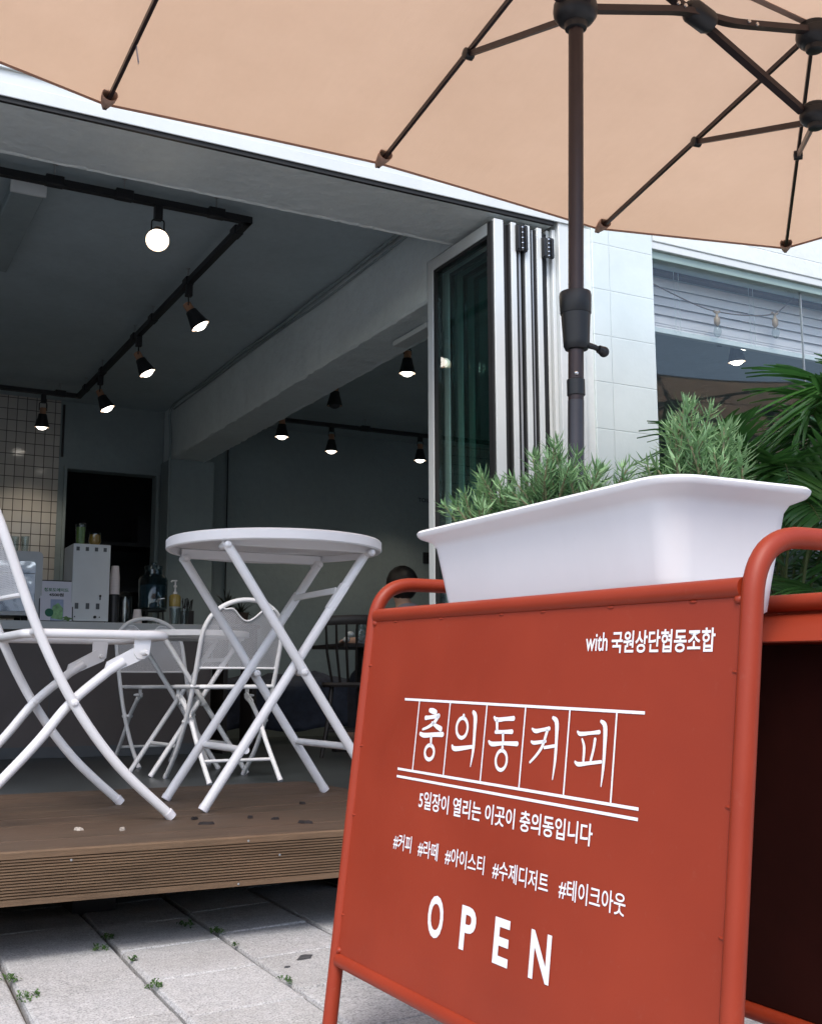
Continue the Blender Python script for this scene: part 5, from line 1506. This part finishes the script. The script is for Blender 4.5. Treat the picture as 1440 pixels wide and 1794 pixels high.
# ================================================================== TWIN UMBRELLA
UX, UY = 1.662, 2.2
def px_(z): return 1.596 + .0300 * z          # the pole leans a little
def umbrella():
    t = thing('patio_umbrella', 'large beige double patio umbrella with brown ribs and a centre pole with a crank', 'umbrella', (UX, UY, 0))
    CLp, CCp, CRp = Vector((.745, UY, 2.455)), Vector((UX, UY, 2.52)), Vector((2.54, UY, 2.455))
    F = [Vector((-.16, 3.10, 2.30)), Vector((.717, 3.36, 2.30)), Vector((1.645, 3.325, 2.30)), Vector((2.667, 3.432, 2.30)), Vector((3.488, 3.236, 2.30))]
    my = lambda p: Vector((p.x, 2 * UY - p.y, p.z))
    EL_, ER_ = Vector((-.50, UY, 2.30)), Vector((3.80, UY, 2.30))
    loop = F + [ER_] + [my(p) for p in reversed(F)] + [EL_]
    crown = [CLp, CLp, CCp, CRp, CRp, CRp, CRp, CRp, CCp, CLp, CLp, CLp]
    N = len(loop)
    b = MB(); hem = MB()
    for i in range(N):
        a0, a1, c0, c1 = crown[i], loop[i], crown[(i + 1) % N], loop[(i + 1) % N]
        n = m_ = 14
        edge = []
        vs = []
        for p in range(n + 1):
            s_ = p / n
            for q in range(m_ + 1):
                w = q / m_
                e_ = 4 * w * (1 - w)
                A_, B_ = a0.lerp(a1, s_), c0.lerp(c1, s_)
                P = A_.lerp(B_, w)
                mid = a0.lerp(c0, .5)
                out_ = (a1.lerp(c1, .5) - mid); out_.z = 0; out_.normalize()
                P = P - out_ * (.022 * e_ * s_ ** 2) + Vector((0, 0, .016 + .012 * e_ * s_ * (1 - s_) * 2 - .010 * e_ * s_ ** 3 + .0025 * sin(w * 9 + i) * s_ * (1 - s_)))
                vs.append(P)
                if p == n: edge.append(P + Vector((0, 0, -.003)))
        b.add(vs, [(p * (m_ + 1) + q, p * (m_ + 1) + q + 1, (p + 1) * (m_ + 1) + q + 1, (p + 1) * (m_ + 1) + q) for p in range(n) for q in range(m_)])
        hem.tube(edge, .0050, 6, squash=(.45, 1))
    cn = obj('canopy', b, M['canopy'], t, smooth=35)
    obj('hem', hem, M['hem'], cn)
    b = MB()
    for (p, q) in ((CLp, CCp), (CCp, CRp)): b.tube([p + Vector((0, 0, .012)), q + Vector((0, 0, .012))], .012, 6, squash=(1, .2))
    obj('seam_tape', b, M['seam'], cn)
    for p, q in zip(crown, loop):
        d = (q - p).normalized(); sd = Vector((-d.y, d.x, 0)).normalized()
        b = MB(); up = Vector((0, 0, 1))
        rings = []
        for f, w, h in ((-.070, .024, .020), (-.045, .021, .019), (-.012, .012, .012), (.006, .004, .004)):
            c = q + d * f
            rings.append([c + sd * w * cos(2 * pi * k / 12) + up * (h * sin(2 * pi * k / 12) + .002) for k in range(12)])
        b.loft(rings, (False, True)); obj('tip_pocket', b, M['seam'], cn, solid=.002)
    # ribs and struts
    run_c, run_l, run_r = Vector((UX, UY, 2.255)), Vector((.765, UY, 2.178)), Vector((2.525, UY, 2.178))
    for p, q in zip(crown, loop):
        d = (q - p)
        b = MB(); b.tube([p + d * .02 - Vector((0, 0, .004)), q - d * .006 - Vector((0, 0, .004))], .0105, 4, squash=(.72, 1)); rb = obj('rib', b, M['brown_metal'], t)
        f = .47 if p is not CCp else .465
        j = p + d * f - Vector((0, 0, .012))
        r0 = run_c if p is CCp else (run_l if p is CLp else run_r)
        dd = (j - r0); dd.z = 0; dd.normalize()
        b = MB(); b.tube([r0 + dd * .05, j], .0118, 4, squash=(.62, 1)); obj('strut', b, M['brown_metal'], rb)
        b = MB(); s_ = Vector((-dd.y, dd.x, 0)); b.tube([j - s_ * .016, j - s_ * .014, j + s_ * .014, j + s_ * .016], [.006, .017, .017, .006], 10); obj('joint', b, M['black_plastic'], rb)
    # cross arms of the twin frame
    for sg, cr, rn in ((-1, CLp, run_l), (1, CRp, run_r)):
        jb = Vector((UX + sg * .428, UY, 2.366))
        b = MB()
        up0 = CCp + Vector((sg * .05, 0, -.01))
        b.tube([up0, jb + Vector((0, .012, 0))], .0165, 4, squash=(1, .75)); b.tube([jb + Vector((0, .012, 0)), rn + Vector((-sg * .04, .012, .01))], .0165, 4, squash=(1, .75))
        b.tube(fillet([run_c + Vector((sg * .05, -.014, .012)), jb + Vector((-sg * .06, -.014, -.008)), jb + Vector((sg * .10, -.014, .002)), cr + Vector((-sg * .29, -.014, -.075)), cr + Vector((-sg * .05, -.014, -.022))], .06, 5), .0165, 4, squash=(1, .75))
        ar = obj('cross_arm', b, M['brown_metal'], t)
        b = MB(); b.tube([jb + Vector((-sg * .045, 0, .012)), jb + Vector((-sg * .03, 0, .010)), jb + Vector((sg * .03, 0, -.010)), jb + Vector((sg * .045, 0, -.016))], [.022, .034, .034, .024], 10); obj('joint_block', b, M['black_plastic'], ar)
        b = MB()
        for x in (-.10, -.075, .16, .19):
            z = (.0 if x < 0 else .022)
            b.tube([jb + Vector((sg * x, -.027, z - .006)), jb + Vector((sg * x, -.031, z - .006))], [.006, .005], 10)
        obj('bolts', b, M['chrome'], ar)
    def hub(name, c, s_=1.0):
        b = MB(); b.lathe([(.022 * s_, -.055 * s_), (.028 * s_, -.052 * s_), (.030 * s_, -.036 * s_), (.045 * s_, -.030 * s_), (.056 * s_, -.015 * s_), (.058 * s_, .0), (.056 * s_, .016 * s_), (.050 * s_, .020 * s_), (.050 * s_, .034 * s_), (.040 * s_, .042 * s_), (.02 * s_, .045 * s_)], 28, Matrix.Translation(c))
        for k in range(6):
            a = pi * k / 3 + .3; b.ball(c + Vector((.052 * s_ * cos(a), .052 * s_ * sin(a), -.012 * s_)), .0042, 8)
        return obj(name, b, M['black_plastic'], t)
    hub('runner_hub', run_c, 1.0); hub('runner_hub', run_l, .78); hub('runner_hub', run_r, .78)
    hub('crown_hub', CCp - Vector((0, 0, .02)), 1.0); hub('crown_hub', CLp - Vector((0, 0, .02)), .92); hub('crown_hub', CRp - Vector((0, 0, .02)), .92)
    b = MB(); b.tube([(px_(1.21), UY, 1.21), (px_(2.5), UY, 2.50)], .0192, 28); obj('pole', b, M['brown_metal'], t)
    b = MB(); b.tube([(px_(.05), UY, .05), (px_(1.2095), UY, 1.2095)], .0198, 28); obj('lower_pole', b, paint('grey_brown_pole', (.060, .056, .062), .36, .12, 9, metal=.35), t)
    b = MB(); b.lathe([(.0205, 1.222), (.0222, 1.224), (.0222, 1.262), (.0205, 1.264)], 28, Matrix.Translation((px_(1.245), UY, 0))); obj('sleeve', b, M['black_plastic'], t)
    b = MB(); b.ball((px_(1.275) - .011, UY - .0165, 1.275), .006, 10); obj('snap_button', b, M['chrome'], t)
    b = MB(); mt = Matrix.Translation((px_(1.41), UY, 0))
    b.lathe([(.022, 1.338), (.028, 1.340), (.032, 1.349), (.0325, 1.358), (.0365, 1.43), (.0375, 1.4305), (.0385, 1.4325), (.0400, 1.478), (.0385, 1.486), (.021, 1.489)], 32, mt); hs = obj('crank_housing', b, M['black_plastic'], t, smooth=30)
    b = MB(); b.tube([(px_(1.35) + .022, UY - .018, 1.350), (px_(1.35) + .040, UY - .024, 1.345), (px_(1.35) + .050, UY - .026, 1.340)], [.008, .007, .006], 10); b.tube([(px_(1.35) + .046, UY - .03, 1.340), (px_(1.35) + .064, UY - .03, 1.335)], [.010, .013], 12); b.ball((px_(1.35) + .062, UY - .03, 1.335), .0135, 12); obj('crank_handle', b, M['black_plastic'], hs)
    b = MB(); b.lathe([(.24, 0), (.25, .01), (.25, .05), (.23, .07), (.05, .09), (.032, .10), (.032, .32), (.021, .325)], 40, Matrix.Translation((px_(.2), UY, 0))); obj('base', b, M['black_metal'], t)
    return t
u1 = umbrella()
def tag():
    b = MB(); b.add([(.728, 3.02, 2.336), (.730, 3.036, 2.334), (.739, 3.036, 2.284), (.737, 3.02, 2.286)], [(0, 1, 2, 3)])
    o = obj('care_label', b, M['card'], bpy.data.objects['patio_umbrella'], solid=.001)
tag()
u2 = copy_tree(u1)
u2.location.x += 4.45
u2['label'] = 'second beige double patio umbrella farther right, mirrored in the right window'
for o in (u1, u2): o['group'] = 'beige patio umbrellas'

# ================================================================== PALM AND RUBBER PLANT
def palm(x, y, label, seed, fronds, R=.16, pot=.20):
    t = thing('palm', label, 'palm', (x, y, 0), 'potted palms by the window')
    rnd = random.Random(seed)
    b = MB(); b.lathe([(pot * .8, .0), (pot, .30), (pot * 1.05, .31), (pot * .95, .31), (pot * .9, .27), (.001, .27)], 28, Matrix.Translation((x, y, 0)), False); obj('pot', b, M['terracotta'], t)
    bs = MB(); bl = MB()
    for (az, h, reach, ln) in fronds:
        a = rad(az)
        b0 = Vector((x + rnd.uniform(-R, R) * .5, y + rnd.uniform(-R, R) * .5, .27))
        dv = Vector((cos(a), sin(a), 0))
        P = spline([b0, b0 + dv * reach * .10 + Vector((0, 0, (h - .27) * .50)), b0 + dv * reach * .38 + Vector((0, 0, (h - .27) * .90)), b0 + dv * reach * .72 + Vector((0, 0, (h - .27) * 1.0)), b0 + dv * reach + Vector((0, 0, (h - .27) * .90))], 8)
        bs.tube(P, [.009 - .0075 * i / (len(P) - 1) for i in range(len(P))], 6)
        n = 26
        tn = rnd.uniform(-.1, .25)
        for i in range(n):
            f = .40 + .60 * i / (n - 1)
            s_ = f * (len(P) - 1); k0 = min(int(s_), len(P) - 2)
            p = P[k0].lerp(P[k0 + 1], s_ - k0); ax = (P[k0 + 1] - P[k0]).normalized()
            sd0 = ax.cross(Vector((0, 0, 1))).normalized(); up = sd0.cross(ax)
            for sg in (-1, 1):
                L_ = ln * (.55 + .6 * sin(pi * min(1, (f - .30) / .72)) ) * rnd.uniform(.85, 1.1)
                d = (sd0 * sg * .85 + ax * (.55 + .5 * f) + up * rnd.uniform(.15, .45)).normalized()
                w = L_ * .042
                nrm = d.cross(sd0 * sg).normalized() if abs(d.dot(sd0)) < .95 else up
                wd = d.cross(up).normalized() * w
                vs = []; m_ = 5
                for q in range(m_ + 1):
                    g = q / m_
                    c = p + d * L_ * g - Vector((0, 0, L_ * .22 * g * g))
                    ww = wd * (sin(pi * (.12 + .88 * g)) ** .7 if g < 1 else .02)
                    vs += [c - ww + up * .12 * w, c - up * .22 * w, c + ww + up * .12 * w]
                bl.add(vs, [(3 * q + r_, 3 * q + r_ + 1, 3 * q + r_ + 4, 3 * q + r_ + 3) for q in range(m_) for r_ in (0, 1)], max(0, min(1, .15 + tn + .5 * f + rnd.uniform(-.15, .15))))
    obj('stems', bs, M['palm_stem'], t)
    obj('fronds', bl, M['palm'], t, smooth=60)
rnd = random.Random(77)
palm(3.66, 3.50, 'lush dark green palm in front of the right window, its fronds arching to the left', 1,
     [(az, rnd.uniform(1.20, 1.50), rnd.uniform(.40, .66), rnd.uniform(.22, .28)) for az in range(0, 360, 24)] + [(200, 1.52, .60, .27), (170, 1.40, .66, .27), (230, 1.4, .5, .27)] + [(az, rnd.uniform(.75, 1.1), rnd.uniform(.4, .6), .23) for az in range(10, 360, 36)])
palm(4.22, 3.42, 'taller bright green palm at the right picture edge with upright fronds', 2,
     [(az, rnd.uniform(1.45, 1.75), rnd.uniform(.30, .50), rnd.uniform(.26, .34)) for az in range(0, 360, 32)] + [(190, 1.84, .46, .34), (168, 1.76, .52, .34), (215, 1.80, .40, .34)] + [(az, rnd.uniform(.9, 1.3), rnd.uniform(.4, .6), .27) for az in range(5, 360, 36)])

def rubber_plant(x, y):
    t = thing('rubber_plant', 'small plant with broad dark leaves behind the planter, at the umbrella pole', 'plant', (x, y, 0))
    b = MB(); b.lathe([(.11, 0), (.14, .26), (.145, .27), (.13, .27), (.125, .24), (.001, .24)], 24, Matrix.Translation((x, y, 0)), False); obj('pot', b, M['terracotta'], t)
    b = MB(); b.tube(spline([(x, y, .24), (x + .015, y, .6), (x - .01, y + .01, .98)], 6), .011, 8); obj('stem', b, M['twig'], t)
    b = MB(); rnd = random.Random(12)
    for k in range(16):
        z = .42 + .56 * k / 15; a = k * 2.4 + .9; L_ = rnd.uniform(.17, .22); el = rnd.uniform(.0, .5) + (.5 if k > 12 else 0)
        d = Vector((cos(a) * cos(el), sin(a) * cos(el), sin(el))); sd = Vector((-sin(a), cos(a), 0)); up = sd.cross(d) * -1
        vs = []
        for q in range(8):
            g = q / 7; c = Vector((x, y, z)) + d * (.03 + L_ * g) - Vector((0, 0, .05 * g * g)); w = .048 * sin(pi * (.06 + .92 * g)) ** .8
            vs += [c - sd * w + up * w * .25, c, c + sd * w + up * w * .25]
        b.add(vs, [(3 * q + r_, 3 * q + r_ + 1, 3 * q + r_ + 4, 3 * q + r_ + 3) for q in range(7) for r_ in (0, 1)], rnd.random())
    obj('leaves', b, M['darkleaf'], t, smooth=60)
rubber_plant(1.92, 2.42)
